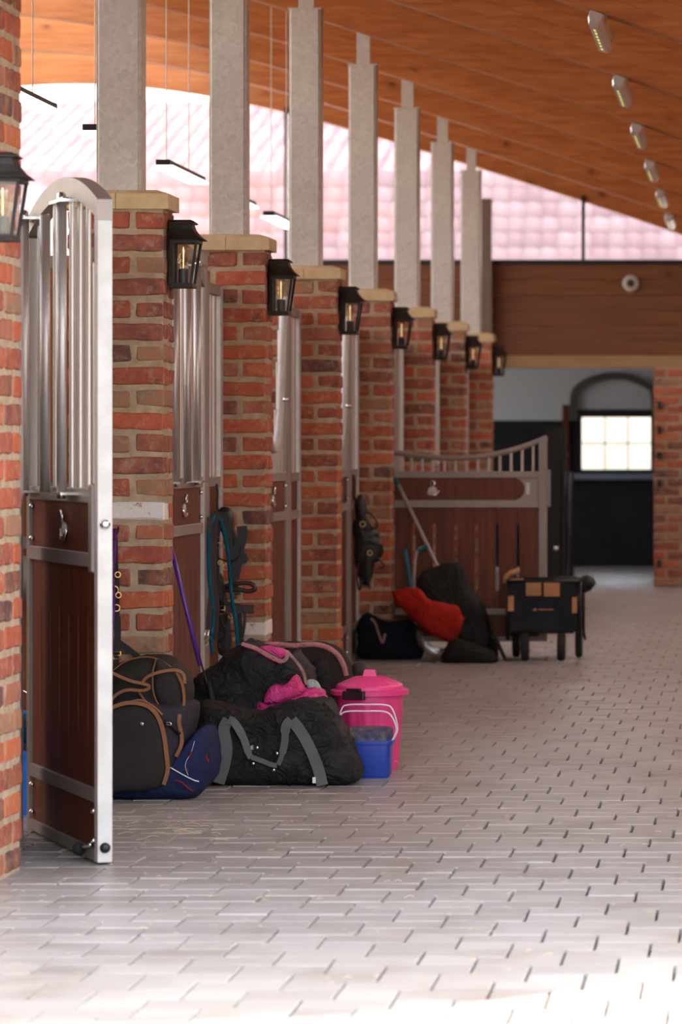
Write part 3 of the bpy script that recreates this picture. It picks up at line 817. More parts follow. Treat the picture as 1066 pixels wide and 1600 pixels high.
# extra fittings of the open door: free edge bolt heads, corner bracket, roller ball
def door_extras():
    t = open_door
    for z in (1.02, .045):
        MB().lathe([(.016, 0), (.016, .005), (.009, .012), (.004, .013)], (0, 0, 0), 14, 'X').build('edge_bolt', M['chrome'] if z > .5 else M['dark_steel'], t, True, (DW, 0, z))
    MB().box(DW - FT - .05, DW - FT, -.032, .0, .872, 1.14, .006).build('lock_plate', M['steel'], t)
    ball = MB().lathe([(.002, -.02), (.012, -.017), (.019, -.008), (.021, 0), (.019, .008), (.012, .017), (.002, .02)], (0, 0, 0), 16).build('stop_ball', M['rubber'], t, True, (DW - .16, -.045, .028))
    MB().tube([(DW - .16, -.045, .03), (DW - .06, -.03, .05)], .007, 8).build('stop_arm', M['chrome'], t, True)
    for z in (.30, 1.86):   # strap hinges
        MB().box(-.10, .01, -.02, .02, z - .05, z - .03).build('hinge', M['dark_steel'], t); MB().box(-.10, .01, -.02, .02, z + .03, z + .05).build('hinge', M['dark_steel'], t)
        MB().lathe([(.014, -.075), (.014, .075)], (0, 0, 0), 12).build('hinge_pin', M['dark_steel'], t, True, (-.045, 0, z))
door_extras()

# stall partitions (wood, behind every pillar)
def partitions():
    t0 = empty('stall_partition'); n = 20; x0, x1 = -8.42, XL - .006
    w = (x1 - x0) / n
    for i in range(n): MB().box(x0 + i * w + .001, x0 + (i + 1) * w - .001, -.018, .018, .02, 1.93, .002).build('plank', M['wood_part'], t0)
    for z in (.02, .885, 1.085, 1.925): MB().box(x0, x1, -.028, .028, z, z + .045).build('rail', M['steel'], t0)
    for k in range(1, 8):
        o = t0 if k == 1 else copy_tree(t0)
        o.location = (0, YK[k] + .12, 0)
        tag(o, 'wooden stall partition running back from the pillar ' + DESC[k], 'partition', 'stall partitions')
M['wood_part'] = wood('orange_partition_wood', (.16, .05, .015), (.26, .085, .027), (.34, .12, .04), (3, 3, .25), 10, rough=.5)
partitions()

# ------------------------------------------------------------------ lights under the beams and pendants
def led_lights():
    t = empty('led_batten')
    Lg = 1.2
    prof = [(-.036, .0), (-.036, -.03), (-.022, -.058), (.022, -.058), (.036, -.03), (.036, 0)]
    V = []; F = []
    for yy, s in ((0, .8), (.05, 1), (Lg - .05, 1), (Lg, .8)):
        for (x, z) in prof: V.append((x * s, yy, -.012 + z * s))
    n = len(prof)
    for a in range(3):
        for q in range(n): F.append((a * n + q, a * n + (q + 1) % n, (a + 1) * n + (q + 1) % n, (a + 1) * n + q))
    F += [tuple(range(n)), tuple(3 * n + q for q in range(n - 1, -1, -1))]
    b = MB().add(V, F).build('housing', M['grey_lamp'], t)
    for y in (.12, Lg - .3): MB().box(-.04, .04, y, y + .03, -.03, .004).build('clip', M['steel'], t)
    for i in range(7): MB().box(-.005, .005, .2 + i * .13, .25 + i * .13, -.0725, -.069).build('led', M['led'], t)
    for i in range(6):
        o = t if i == 0 else copy_tree(t)
        y = 16.40 + i * L; x = -.69
        o.location = (x, y, zc(x) - .004); o.rotation_euler = (0, math.atan((zc(x - .05) - zc(x + .05)) / .1), 0)
        lab = ['long grey LED batten light under the roof beam over the bridles', 'long grey LED batten light under the next roof beam after the bridles',
               'long grey LED batten light under the roof beam over the scooped gate', 'LED batten light one beam past the scooped gate',
               'LED batten light two beams past the scooped gate', 'last small LED batten light just before the gable window'][i]
        tag(o, lab, 'ceiling light', 'LED battens in a row')
led_lights()
def pendants():
    t = empty('pendant_light'); Lg = 1.2
    MB().box(-.035, .035, 0, Lg, 0, .028, .004).build('housing', M['dark_steel'], t)
    MB().box(-.05, .05, .01, Lg - .01, -.012, 0).build('diffuser', M['white_lamp'], t)
    for y in (.12, Lg - .35):
        MB().tube([(0, y, .028), (0, y, 1.55)], .003, 6).build('hanging_wire', M['galv'], t)
    for i, y in enumerate((14.15, 16.3, 18.3, 20.3, 22.3)):
        o = t if i == 0 else copy_tree(t)
        o.location = (-2.92, y, 2.655)
        tag(o, ['thin hanging strip light above the stall of the open door', 'thin hanging strip light just left of the white-brick pillar post', 'white hanging strip light between the first two tall posts after the open door',
                'hanging strip light hidden behind the post at the bridles', 'small hanging strip light before the tall post between bridles and gate'][i], 'pendant light', 'strip lights hung over the stalls')
pendants()

# ------------------------------------------------------------------ scooped half gate standing open across the aisle
def gate():
    yg = 22.45; x0, x1 = -2.36, -1.252; W = x1 - x0; zb = .085
    t = empty('half_gate', (x0, yg, 0), 0, 'open half gate with scooped steel top rail and brown boards', 'gate')
    h = .022
    def zt(u):
        a = u / W; return 1.195 + .125 * (abs(a - .5) / .5) ** 2.0 * (1.0 if a > .5 else .62)
    MB().box(0, .05, -h, h, zb, 1.275, .003).build('stile', M['steel'], t); MB().box(W - .05, W, -h, h, zb, 1.315, .003).build('stile', M['steel'], t)
    for (a, b) in ((zb, zb + .03), (.245, .285), (.895, .94), (1.075, 1.115)): MB().box(.05, W - .05, -h, h, a, b, .003).build('rail', M['steel'], t)
    MB().tube([(u, 0, zt(u)) for u in np.linspace(0.0, W, 24)], .017, 10).build('scoop_rail', M['steel'], t, True)
    n = 15
    for i in range(n):
        u = .05 + (W - .1) * (i + .5) / n; MB().tube([(u, 0, 1.11), (u, 0, zt(u))], .009, 8, False).build('grille_bar', M['steel_bar'], t, True)
    poly = [(.05, .94), (W - .2, .94)] + [(W - .2 + .066 * math.sin(a), 1.0075 - .0675 * math.cos(a)) for a in np.linspace(.2, math.pi - .2, 8)] + [(W - .2, 1.075), (.05, 1.075)]
    MB().prism(poly, -.014, .014).build('name_board', M['wood_stall'], t)
    MB().box(W - .19, W - .05, -.012, .016, .94, 1.075).build('latch_plate', M['steel'], t)
    MB().box(W - .128, W - .105, -.016, -.011, .975, 1.045, .003).build('latch_hole', M['steel_white'], t)
    MB().box(W - .005, W + .02, -.03, .03, .90, 1.125, .006).build('strike_plate', M['steel'], t)
    boards(t, .05, W - .05, .285, .895, 8, .009, .1, .09)
    MB().box(.05, W - .05, -.012, .012, zb + .03, .245).build('kick_board', M['wood_stall'], t)
    badge(t, (720 - 613) / 258 + .0, 1.015, -1)
gate()

# ------------------------------------------------------------------ soft goods helpers
def pillow(name, outline, y0, depth, m, parent=None, p=4.0, wr=.008, seed=0, layers=22, dense=9, freq=9.0, floor_z=None, is3d=False, ctr=None, stretch=(1, 1, 1)):
    """outline: photo pixels at depth y0 (or (x,z) pairs if is3d), turned into a puffed body of real depth"""
    if is3d: pts = [Vector((a, y0, b)) for a, b in outline]
    else: pts = [P(a, b, y0) for a, b in outline]
    ring = spline(pts, dense, True); n = len(ring)
    c = sum(ring, Vector()) / n
    V = []; F = []
    th = np.linspace(-math.pi / 2, math.pi / 2, layers)
    for t in th:
        s = max(.02, abs(math.cos(t)) ** (2 / p)); yo = math.copysign(abs(math.sin(t)) ** (2 / p), math.sin(t)) * .5 + .5
        for q in ring:
            v = c + (q - c) * s; v = Vector((v.x, y0 + yo * depth, v.z))
            nn = noise.noise_vector(Vector((v.x * stretch[0], v.y * stretch[1], v.z * stretch[2])) * freq + Vector((seed * 7.3, seed, 0)))
            n2 = noise.noise_vector(v * freq * 2.7 + Vector((seed, 0, seed * 3)))
            v += (nn * wr + n2 * wr * .4)
            q3 = Vector((v.x * stretch[0], v.y * stretch[1], v.z * stretch[2])) * freq * 1.9 + nn * 1.3 + Vector((seed * 2.7, seed * 1.3, 5))
            rd = (1 - abs(noise.noise(q3)) * 2.2); rd = max(0, rd) ** 3            # ridged creases
            out = Vector(((q - c).x * s, (yo - .5) * depth * 1.6, (q - c).z * s))
            if out.length > 1e-6: v += out.normalized() * (rd - .25) * wr * .9
            if floor_z is not None and v.z < floor_z: v.z = floor_z
            V.append(v)
    for i in range(layers - 1):
        for k in range(n): F.append((i * n + k, i * n + (k + 1) % n, (i + 1) * n + (k + 1) % n, (i + 1) * n + k))
    F += [tuple(range(n)), tuple((layers - 1) * n + k for k in range(n - 1, -1, -1))]
    return MB().add(V, F).build(name, m, parent, True)
def px_path(pts, Y, n=6):
    return spline([P(a[0], a[1], a[2] if len(a) > 2 else Y) for a in pts], n)

# ------------------------------------------------------------------ bags in the foreground
def bags():
    # navy rug bag on the floor
    y0 = 13.22
    t = empty('navy_bag', P(240, 1252, y0), 0, 'navy blue canvas bag with white and red piping lying under the brown bags', 'bag')
    t.location.z = 0
    inv = Matrix.Translation(t.location).inverted()
    def fit(o):
        o.data.transform(inv); return o
    fit(pillow('body', [(158, 1249), (215, 1253), (285, 1252), (312, 1236), (326, 1205), (322, 1165), (314, 1142), (300, 1146), (284, 1180), (266, 1212), (235, 1234), (190, 1238), (158, 1238)], y0, .40, M['navy'], t, 5, .006, 2, floor_z=.001))
    fit(MB().tube(px_path([(266, 1199), (285, 1210), (303, 1219), (311, 1221)], y0 - .006), .0022, 8).build('white_piping', M['white_wire'], t, True))
    fit(MB().tube(px_path([(272, 1219), (283, 1222), (293, 1231), (302, 1236)], y0 - .006), .002, 8).build('red_piping', M['red_cloth'], t, True))
    fit(MB().tube(px_path([(304, 1158), (299, 1175), (291, 1190), (290, 1200), (294, 1211)], y0 - .008), .0009, 6).build('stitched_label', M['white_wire'], t))
    red = MB()
    for a, b in (((299, 1174), (296, 1182)), ((292, 1201), (294, 1206)), ((322, 1180), (326, 1190))): red.tube([P(*a, y0 - .009), P(*b, y0 - .009)], .003, 6)
    fit(red.build('red_stitching', M['red_cloth'], t))
    # lower dark brown bag, end panel towards the aisle
    y0 = 13.16
    t2 = empty('canvas_bag', (P(210, 1237, y0).x, y0, .03), 0, 'dark brown canvas bag with tan trim standing on the navy bag', 'bag')
    inv = Matrix.Translation(t2.location).inverted()
    def fit(o): o.data.transform(inv); return o
    fit(pillow('body', [(157, 1236), (200, 1238), (252, 1232), (268, 1205), (285, 1160), (296, 1110), (282, 1098), (255, 1100), (225, 1093), (188, 1093), (166, 1105), (156, 1140)], y0 + .03, .34, M['bag_side'], t2, 6, .005, 4))
    fit(pillow('end_panel', [(157, 1232), (200, 1237), (250, 1231), (262, 1200), (256, 1150), (247, 1125), (232, 1108), (209, 1101), (184, 1105), (168, 1116), (157, 1150)], y0, .07, M['bag_brown'], t2, 5, .003, 5, 10))
    fit(MB().ribbon(px_path([(160, 1128), (170, 1110), (187, 1101), (209, 1098), (232, 1104), (247, 1120), (256, 1147), (261, 1185), (262, 1205), (256, 1226)], y0 + .004), .014, (0, -1, 0), .012).build('end_trim', M['tan'], t2))
    fit(MB().tube(px_path([(198, 1098), (220, 1094), (240, 1104), (254, 1117)], y0 + .015), .004, 8).build('zip', M['tan'], t2, True))
    fit(MB().lathe([(.0065, 0), (.0065, -.004), (.003, -.004)], (0, 0, 0), 14, 'Y').build('eyelet', M['chrome'], t2, True, P(222, 1131, y0 - .001)))
    fit(MB().ribbon(px_path([(281, 1116), (280, 1130), (284, 1150), (283, 1165), (275, 1182)], y0 + .035), .013, (.2, -1, 0), .008).build('side_strap', M['tan'], t2))
    fit(MB().tube(px_path([(255, 1127), (265, 1131), (272, 1138), (282, 1147)], y0 + .02), .006, 8).build('clip_strap', M['black_cloth'], t2, True))
    fit(MB().tube(px_path([(259, 1129), (266, 1129), (267, 1133), (260, 1132)], y0 + .01), .002, 8).build('clip', M['chrome'], t2, True))
    # upper round bag
    y0 = 13.24
    t3 = empty('round_bag', (P(232, 1120, y0).x, y0, P(232, 1118, y0).z), 0, 'rounded dark brown bag with tan piping and handles, lying on top', 'bag')
    inv = Matrix.Translation(t3.location).inverted()
    def fit(o): o.data.transform(inv); return o
    fit(pillow('body', [(160, 1105), (156, 1070), (168, 1047), (190, 1034), (222, 1027), (250, 1030), (270, 1042), (284, 1062), (289, 1088), (282, 1110), (262, 1117), (220, 1120), (180, 1118)], y0, .34, M['bag_brown'], t3, 3.6, .004, 8))
    e = fit(pillow('end_panel', [(243, 1031), (262, 1042), (280, 1058), (288, 1085), (284, 1108), (272, 1116), (258, 1112), (246, 1098), (239, 1080), (239, 1055)], y0 - .012, .06, M['bag_brown'], t3, 4, .002, 9, 8))
    fit(MB().tube(px_path([(244, 1029), (239, 1050), (239, 1078), (246, 1098), (258, 1112)], y0 - .016), .0028, 8).build('piping', M['tan'], t3, True))
    fit(MB().tube(px_path([(176, 1048), (195, 1034), (220, 1027), (244, 1029), (268, 1042)], y0 + .05), .0028, 8).build('piping', M['tan'], t3, True))
    fit(MB().ribbon(px_path([(172, 1049), (185, 1056), (205, 1064), (222, 1068), (232, 1071), (232, 1076), (222, 1079), (200, 1078), (184, 1084), (172, 1096)], y0 - .04), .011, [(0, -1, .25)] * 55, .003).build('handle', M['tan'], t3))
    fit(MB().ribbon(px_path([(222, 1068), (230, 1058), (250, 1050), (275, 1047), (287, 1054), (289, 1068)], y0 - .035), .011, [(0, -1, .3)] * 31, .003).build('handle', M['tan'], t3))
    fit(MB().ribbon(px_path([(276, 1050), (285, 1070), (288, 1095), (284, 1112), (279, 1120)], y0 - .018), .009, (0, -1, 0), .008).build('end_trim', M['tan'], t3))
    fit(MB().tube(px_path([(217, 1082), (228, 1096), (245, 1108), (256, 1116)], y0 - .02), .004, 8).build('zip', M['tan'], t3, True))
    # black duffel with grey straps
    y0 = ground_y(1230)
    t4 = empty('black_duffel', (P(425, 1230, y0).x, y0, 0), 0, 'large black nylon duffel bag with grey webbing straps on the floor', 'bag')
    inv = Matrix.Translation(t4.location).inverted()
    def fit(o): o.data.transform(inv); return o
    fit(pillow('body', [(305, 1222), (330, 1230), (430, 1231), (520, 1229), (552, 1224), (558, 1208), (540, 1165), (522, 1125), (505, 1100), (475, 1093), (440, 1100), (400, 1116), (360, 1110), (325, 1100), (306, 1108), (303, 1160)], y0, .32, M['black_cloth'], t4, 5, .012, 11, 30, 12, 7, .001, stretch=(1, 1, 2)))
    yq = y0 - .012
    fit(MB().ribbon(px_path([(342, 1224), (352, 1190), (354, 1165), (350, 1140), (357, 1124)], yq), .042, (0, -1, 0), .004).build('strap', M['grey_web'], t4))
    fit(MB().ribbon(px_path([(357, 1124), (367, 1130), (380, 1152), (389, 1178), (393, 1184)], yq - .006), [.03] * 12 + [.027] * 6 + [.022] * 7, (.3, -1, 0), .004).build('handle', M['grey_web'], t4))
    fit(MB().ribbon(px_path([(393, 1183), (410, 1189), (425, 1195), (433, 1196)], yq - .012), .018, (0, -1, 0), .004).build('handle', M['grey_web'], t4))
    fit(MB().ribbon(px_path([(435, 1195), (440, 1182), (445, 1160), (447, 1135), (455, 1125)], yq - .01), [.018] * 8 + [.028] * 8 + [.036] * 9, (-.2, -1, 0), .004).build('handle', M['grey_web'], t4))
    fit(MB().ribbon(px_path([(456, 1125), (470, 1143), (485, 1170), (497, 1200), (504, 1227)], yq - .002), .042, (0, -1, 0), .004).build('strap', M['grey_web'], t4))
    for (a, b) in ((396, 1193), (428, 1203), (402, 1168), (433, 1177)):
        fit(MB().lathe([(.006, 0), (.006, -.004), (.003, -.005)], (0, 0, 0), 12, 'Y').build('rivet', M['chrome'], t4, True, P(a, b, yq - .004)))
    tg = MB().box(-.006, .006, -.002, .002, -.011, .011).build('cloth_tag', M['white_wire'], t4, False, P(491, 1219, yq - .004)); tg.data.transform(Matrix.Translation(tg.location)); tg.location = (0, 0, 0); fit(tg)
    e = MB(); p0 = P(392, 1165, yq - .006); e.box(p0.x, p0.x + .003, p0.y, p0.y + .001, p0.z - .014, p0.z)
    for q in (0, -.006, -.012): e.box(p0.x, p0.x + .010, p0.y, p0.y + .001, p0.z + q - .002, p0.z + q)
    fit(e.build('printed_letter', M['white_wire'], t4))
    for o in t4.children:
        if o.name.startswith('rivet'): o.data.transform(Matrix.Translation(o.location)); o.location = (0, 0, 0)
    for o in t2.children:
        if o.name.startswith('eyelet'): o.data.transform(Matrix.Translation(o.location)); o.location = (0, 0, 0)
    # open black bag with pink lining, on a blue folded cloth
    y0 = 14.2
    t5 = empty('open_rug_bag', (P(390, 1110, y0).x, y0 + .2, 0), 0, 'open black rug bag with pink lining, leaning behind the duffel', 'bag')
    inv = Matrix.Translation(t5.location).inverted()
    def fit(o): o.data.transform(inv); return o
    fit(pillow('body', [(292, 1095), (300, 1060), (322, 1045), (352, 1022), (380, 1006), (410, 1016), (438, 1030), (452, 1020), (470, 1042), (479, 1068), (470, 1085), (455, 1085), (436, 1100), (420, 1160), (425, 1215), (310, 1215), (296, 1150)], y0, .42, M['black_cloth'], t5, 4.5, .014, 15, 30, 10, 6, .001))
    fit(MB().ribbon(px_path([(378, 1006), (398, 1012), (420, 1024), (440, 1033), (448, 1028), (450, 1019)], y0 - .004), .014, (0, -1, .3), .006).build('zip_tape', M['zip_trim'], t5))
    fit(MB().ribbon(px_path([(450, 1019), (462, 1032), (474, 1050), (479, 1070)], y0 - .004), .011, (0, -1, .2), .006).build('zip_tape', M['zip_trim'], t5))
    fit(MB().tube(px_path([(382, 1010), (400, 1016), (420, 1028), (440, 1037)], y0 - .010), .0025, 8).build('pink_piping', M['pink_silk'], t5, True))
    fit(pillow('lining', [(404, 1013), (420, 1010), (440, 1014), (450, 1021), (444, 1032), (430, 1030)], y0 + .05, .1, M['pink_silk'], t5, 3, .004, 16, 8))
    t6 = empty('pink_satin_rug', (P(460, 1100, y0).x, y0 + .1, 0), 0, 'crumpled pink satin cloth spilling out of the open rug bag', 'cloth')
    inv = Matrix.Translation(t6.location).inverted()
    def fit(o): o.data.transform(inv); return o
    fit(pillow('folds', [(398, 1106), (410, 1097), (425, 1087), (440, 1085), (456, 1077), (474, 1078), (492, 1076), (503, 1090), (507, 1108), (502, 1130), (500, 1216), (400, 1216)], y0 - .03, .22, M['pink_silk'], t6, 5, .009, 21, 24, 9, 12, .001))
    fit(pillow('folds', [(411, 1100), (416, 1082), (428, 1071), (440, 1073), (450, 1066), (459, 1057), (466, 1066), (473, 1080), (458, 1092), (432, 1100)], y0 - .06, .12, M['pink_silk'], t6, 4, .007, 25, 22, 9, 18))
    fit(pillow('mint_edge', [(478, 1064), (492, 1065), (499, 1078), (494, 1086), (480, 1082)], y0 + .02, .1, M['mint'], t6, 3, .003, 3, 8))
    o = pillow('blue_cloth', [(318, 1104), (345, 1106), (392, 1107), (400, 1112), (395, 1135), (395, 1216), (315, 1216), (312, 1120)], y0 - .10, .08, M['box_blue'], None, 5, .004, 31, 8, floor_z=.001)
    tag(o, 'blue folded cloth wedged between the duffel and the open rug bag', 'cloth')
    # big dark brown rug with pink rope edge
    y0 = 14.75
    t7 = empty('brown_rug', (P(480, 1150, y0).x, y0 + .1, 0), 0, 'dark brown stable rug bundle with pink rope edging', 'rug')
    inv = Matrix.Translation(t7.location).inverted()
    def fit(o): o.data.transform(inv); return o
    edge = [(404, 1030), (412, 1010), (432, 1007), (460, 1009), (490, 1007), (512, 1012), (528, 1024), (537, 1040), (541, 1056)]
    fit(pillow('body', edge + [(545, 1090), (548, 1140), (545, 1192), (410, 1192), (400, 1100)], y0, .35, M['brown_cloth'], t7, 4, .008, 41, 14, 6, 7, .001))
    fit(MB().tube(px_path(edge, y0 + .015, 8), .011, 8).build('rope_edge', M['pink_trim'], t7, True))
    fit(pillow('dark_flap', [(488, 1040), (500, 1030), (512, 1045), (516, 1090), (510, 1150), (492, 1150), (490, 1090)], y0 - .05, .08, M['black_cloth'], t7, 3, .008, 44, 10))
    # black boots / rolled cloth between the rug and the next pillar
    y0 = 15.2
    o = pillow('black_bag', [(536, 1192), (590, 1190), (575, 1100), (566, 1052), (556, 1040), (545, 1046), (538, 1090)], 15.3, .3, M['black_cloth'], None, 3.5, .01, 47, 12, floor_z=.001)
    tag(o, 'black cloth bag standing behind the pink bin', 'bag')
bags()

# ------------------------------------------------------------------ pink bin and blue box
def bin_():
    yc = 14.52; s = yc / FPX; xc = (578 - VX) * s
    t = empty('pink_bin', (xc, yc, 0), 0, 'pink plastic lidded bin with black clip handles', 'bin')
    zr = HC - (1079 - VY) * s      # rim height
    n = 96
    def ring(r, z, flute=0.0):
        out = []
        for k in range(n):
            a = 2 * math.pi * k / n; ph = (k % 8) / 8
            d = flute if .2 < ph < .8 else 0
            out.append(((r - d) * math.cos(a), (r - d) * math.sin(a), z))
        return out
    rings = [ring(.108, .0), ring(.112, .01), ring(.113, .03), ring(.1135, .035, .005), ring(.1275, zr - .075, .005), ring(.1285, zr - .066, 0), ring(.131, zr - .015), ring(.131, zr)]
    V = sum(rings, []); F = []
    for i in range(len(rings) - 1):
        for k in range(n): F.append((i * n + k, i * n + (k + 1) % n, (i + 1) * n + (k + 1) % n, (i + 1) * n + k))
    F.append(tuple(range(n - 1, -1, -1)))
    MB().add(V, F).build('tub', M['bin_pink'], t, 'auto')
    MB().lathe([(.132, zr - .012), (.152, zr - .014), (.153, zr + .003), (.146, zr + .007), (.131, zr + .008)], (0, 0, 0), 64).build('rim', M['bin_pink'], t, 'auto')
    rings = []
    lid = [(.1315, zr + .006, 0), (.131, zr + .02, 0), (.126, zr + .026, 1), (.055, zr + .055, 1), (.052, zr + .056, 0), (.048, zr + .056, 0), (.001, zr + .057, 0)]
    V = []; F = []
    for (r, z, fl) in lid:
        for k in range(n):
            a = 2 * math.pi * k / n; d = .0025 if (fl and k % 6 == 0) else 0
            V.append((r * math.cos(a), r * math.sin(a), z + d))
    for i in range(len(lid) - 1):
        for k in range(n): F.append((i * n + k, i * n + (k + 1) % n, (i + 1) * n + (k + 1) % n, (i + 1) * n + k))
    ld = MB().add(V, F).build('lid', M['bin_pink'], t, 'auto')
    kv = [(-.027, -.016), (.027, -.016), (.027, .016), (-.027, .016)]
    V = [(x, y, zr + .055) for x, y in kv] + [(x * .8, y * .8, zr + .078) for x, y in kv] + [(x * .72, y * .7, zr + .083) for x, y in kv]
    MB().add(V, [(i, (i + 1) % 4, 4 + (i + 1) % 4, 4 + i) for i in range(4)] + [(4 + i, 4 + (i + 1) % 4, 8 + (i + 1) % 4, 8 + i) for i in range(4)] + [(8, 9, 10, 11), (3, 2, 1, 0)]).build('lid_knob', M['bin_pink'], ld)
    for ang in (math.radians(-107), math.radians(73)):
        hd = MB().box(-.045, .045, -.012, .012, -.02, .014, .004).box(-.03, .03, -.008, .006, .012, .024, .003).build('clip_handle', M['black_plastic'], t, False, (.158 * math.cos(ang), .158 * math.sin(ang), zr - .006), (0, 0, ang + math.pi / 2))
    # blue box
    y0 = ground_y(1217); s = y0 / FPX
    x0, x1 = (528 - VX) * s, (611 - VX) * s; d = .15
    zb_ = HC - (1163 - VY) * s; zl = HC - (1139 - VY) * s
    b = empty('blue_box', ((x0 + x1) / 2, y0 + d / 2, 0), 0, 'blue plastic grooming box with dusty lid and white wire handles', 'box')
    W = (x1 - x0) / 2; D = d / 2
    def rr(w, dd, r, z, m=5):
        o = []
        for (sx, sy, a0) in ((1, 1, 0), (-1, 1, 90), (-1, -1, 180), (1, -1, 270)):
            for i in range(m):
                a = math.radians(a0 + 90 * i / (m - 1)); o.append((sx * (w - r) + r * math.cos(a), sy * (dd - r) + r * math.sin(a), z))
        return o
    def loft(secs):
        V = sum(secs, []); n_ = len(secs[0]); F = []
        for i in range(len(secs) - 1):
            for k in range(n_): F.append((i * n_ + k, i * n_ + (k + 1) % n_, (i + 1) * n_ + (k + 1) % n_, (i + 1) * n_ + k))
        F += [tuple(range(n_ - 1, -1, -1)), tuple((len(secs) - 1) * n_ + k for k in range(n_))]
        return MB().add(V, F)
    loft([rr(W - .014, D - .014, .018, .001), rr(W - .009, D - .009, .02, .012), rr(W - .004, D - .004, .02, zb_)]).build('tub', M['box_blue'], b, 'auto')
    loft([rr(W + .004, D + .004, .022, zb_ - .003), rr(W + .005, D + .005, .022, zb_ + .002), rr(W + .005, D + .005, .022, zb_ + .012), rr(W, D, .02, zb_ + .013)]).build('rim', M['box_blue'], b, 'auto')
    loft([rr(W - .004, D - .004, .02, zb_ + .012), rr(W - .004, D - .004, .02, zl - .008), rr(W - .012, D - .012, .02, zl), rr(W - .03, D - .03, .02, zl + .002)]).build('lid', M['box_dust'], b, 'auto')
    MB().lathe([(.004, 0), (.004, -.004), (.002, -.006)], (0, 0, 0), 12, 'Y').build('rivet', M['chrome'], b, True, (-W + .045, -D + .004, zb_ - .016))
    for yy, top in ((-.028, 1113), (.02, 1104)):
        zt_ = HC - (top - VY) * s
        pts = [(W - .004, yy, zb_ + .004), (W + .010, yy, zb_ + .03), (W + .016, yy, zb_ + .06), (W - .004, yy, zt_ - .016), (W - .035, yy, zt_), (0, yy, zt_ + .001), (-W + .03, yy, zt_), (-W + .004, yy, zt_ - .016), (-W - .012, yy, zb_ + .06), (-W - .010, yy, zb_ + .03), (-W + .004, yy, zb_ + .004)]
        MB().tube(spline(pts, 6), .0032, 8).build('wire_handle', M['white_wire'], b, True)
bin_()

# ------------------------------------------------------------------ purple handled whip / pole
def poles():
    a = P(266, 850, 14.35); b = P(313, 1040, 14.22); d = b - a
    t = empty('purple_pole', (0, 0, 0), 0, 'purple enamelled pole with thin black shaft leaning by the white-brick pillar', 'pole')
    b2 = P(335, 1108, 14.17)
    MB().tube([a - d * .35, b], .0085, 10).build('grip', M['purple'], t, True)
    MB().tube([P(310, 1020, 14.23), b2], .0035, 8).build('shaft', M['black_plastic'], t, True)
    MB().tube([P(326, 1065, 14.19), b2], [.006, .013], 10).build('bristles', M['rubber'], t, True)
    # broom leaning at the gate
    t = empty('broom', (0, 0, 0), 0, 'broom with pale grey pole and blue tip leaning on the scooped gate', 'broom')
    a = P(620, 752, 22.41); b = P(684, 885, 22.34); g = b + (b - a) * .9
    MB().tube([a, g], .0115, 10).build('pole', M['white_dull'], t, True)
    MB().tube([a + (a - b) * .03, a + (b - a) * .04], .013, 10).build('pole_tip', M['teal_plastic'], t, True)
    MB().box(g.x - .14, g.x + .14, g.y - .03, g.y + .03, .002, g.z + .03).build('brush_head', M['rubber'], t)
    for i, (q, lab) in enumerate(((((633, 858), (645, 935)), 'fork with straight teal-tipped steel handle by the scooped gate'), (((668, 852), (652, 862), (648, 890), (647, 940)), 'fork with bent teal-tipped steel handle by the scooped gate'))):
        t = empty('manure_fork', (0, 0, 0), 0, lab, 'fork', 'forks at the gate')
        Y = 22.3 - i * .06
        pts = [P(x, y, Y) for x, y in q]; e = Vector((pts[-1].x + .03, Y - .03, .005)); pts.append(e)
        MB().tube(spline(pts, 6), .009, 8).build('handle', M['white_dull'], t, True)
        MB().tube(spline([pts[0], pts[0] + (pts[1] - pts[0]) * .45, pts[0] + (pts[1] - pts[0]) * .9], 3), .0125, 8).build('grip', M['teal_plastic'], t, True)
M['white_dull'] = mat('grey_aluminium', (.42, .38, .38), .45, .2); M['teal_plastic'] = mat('teal_plastic', (.0, .16, .22), .45)
poles()

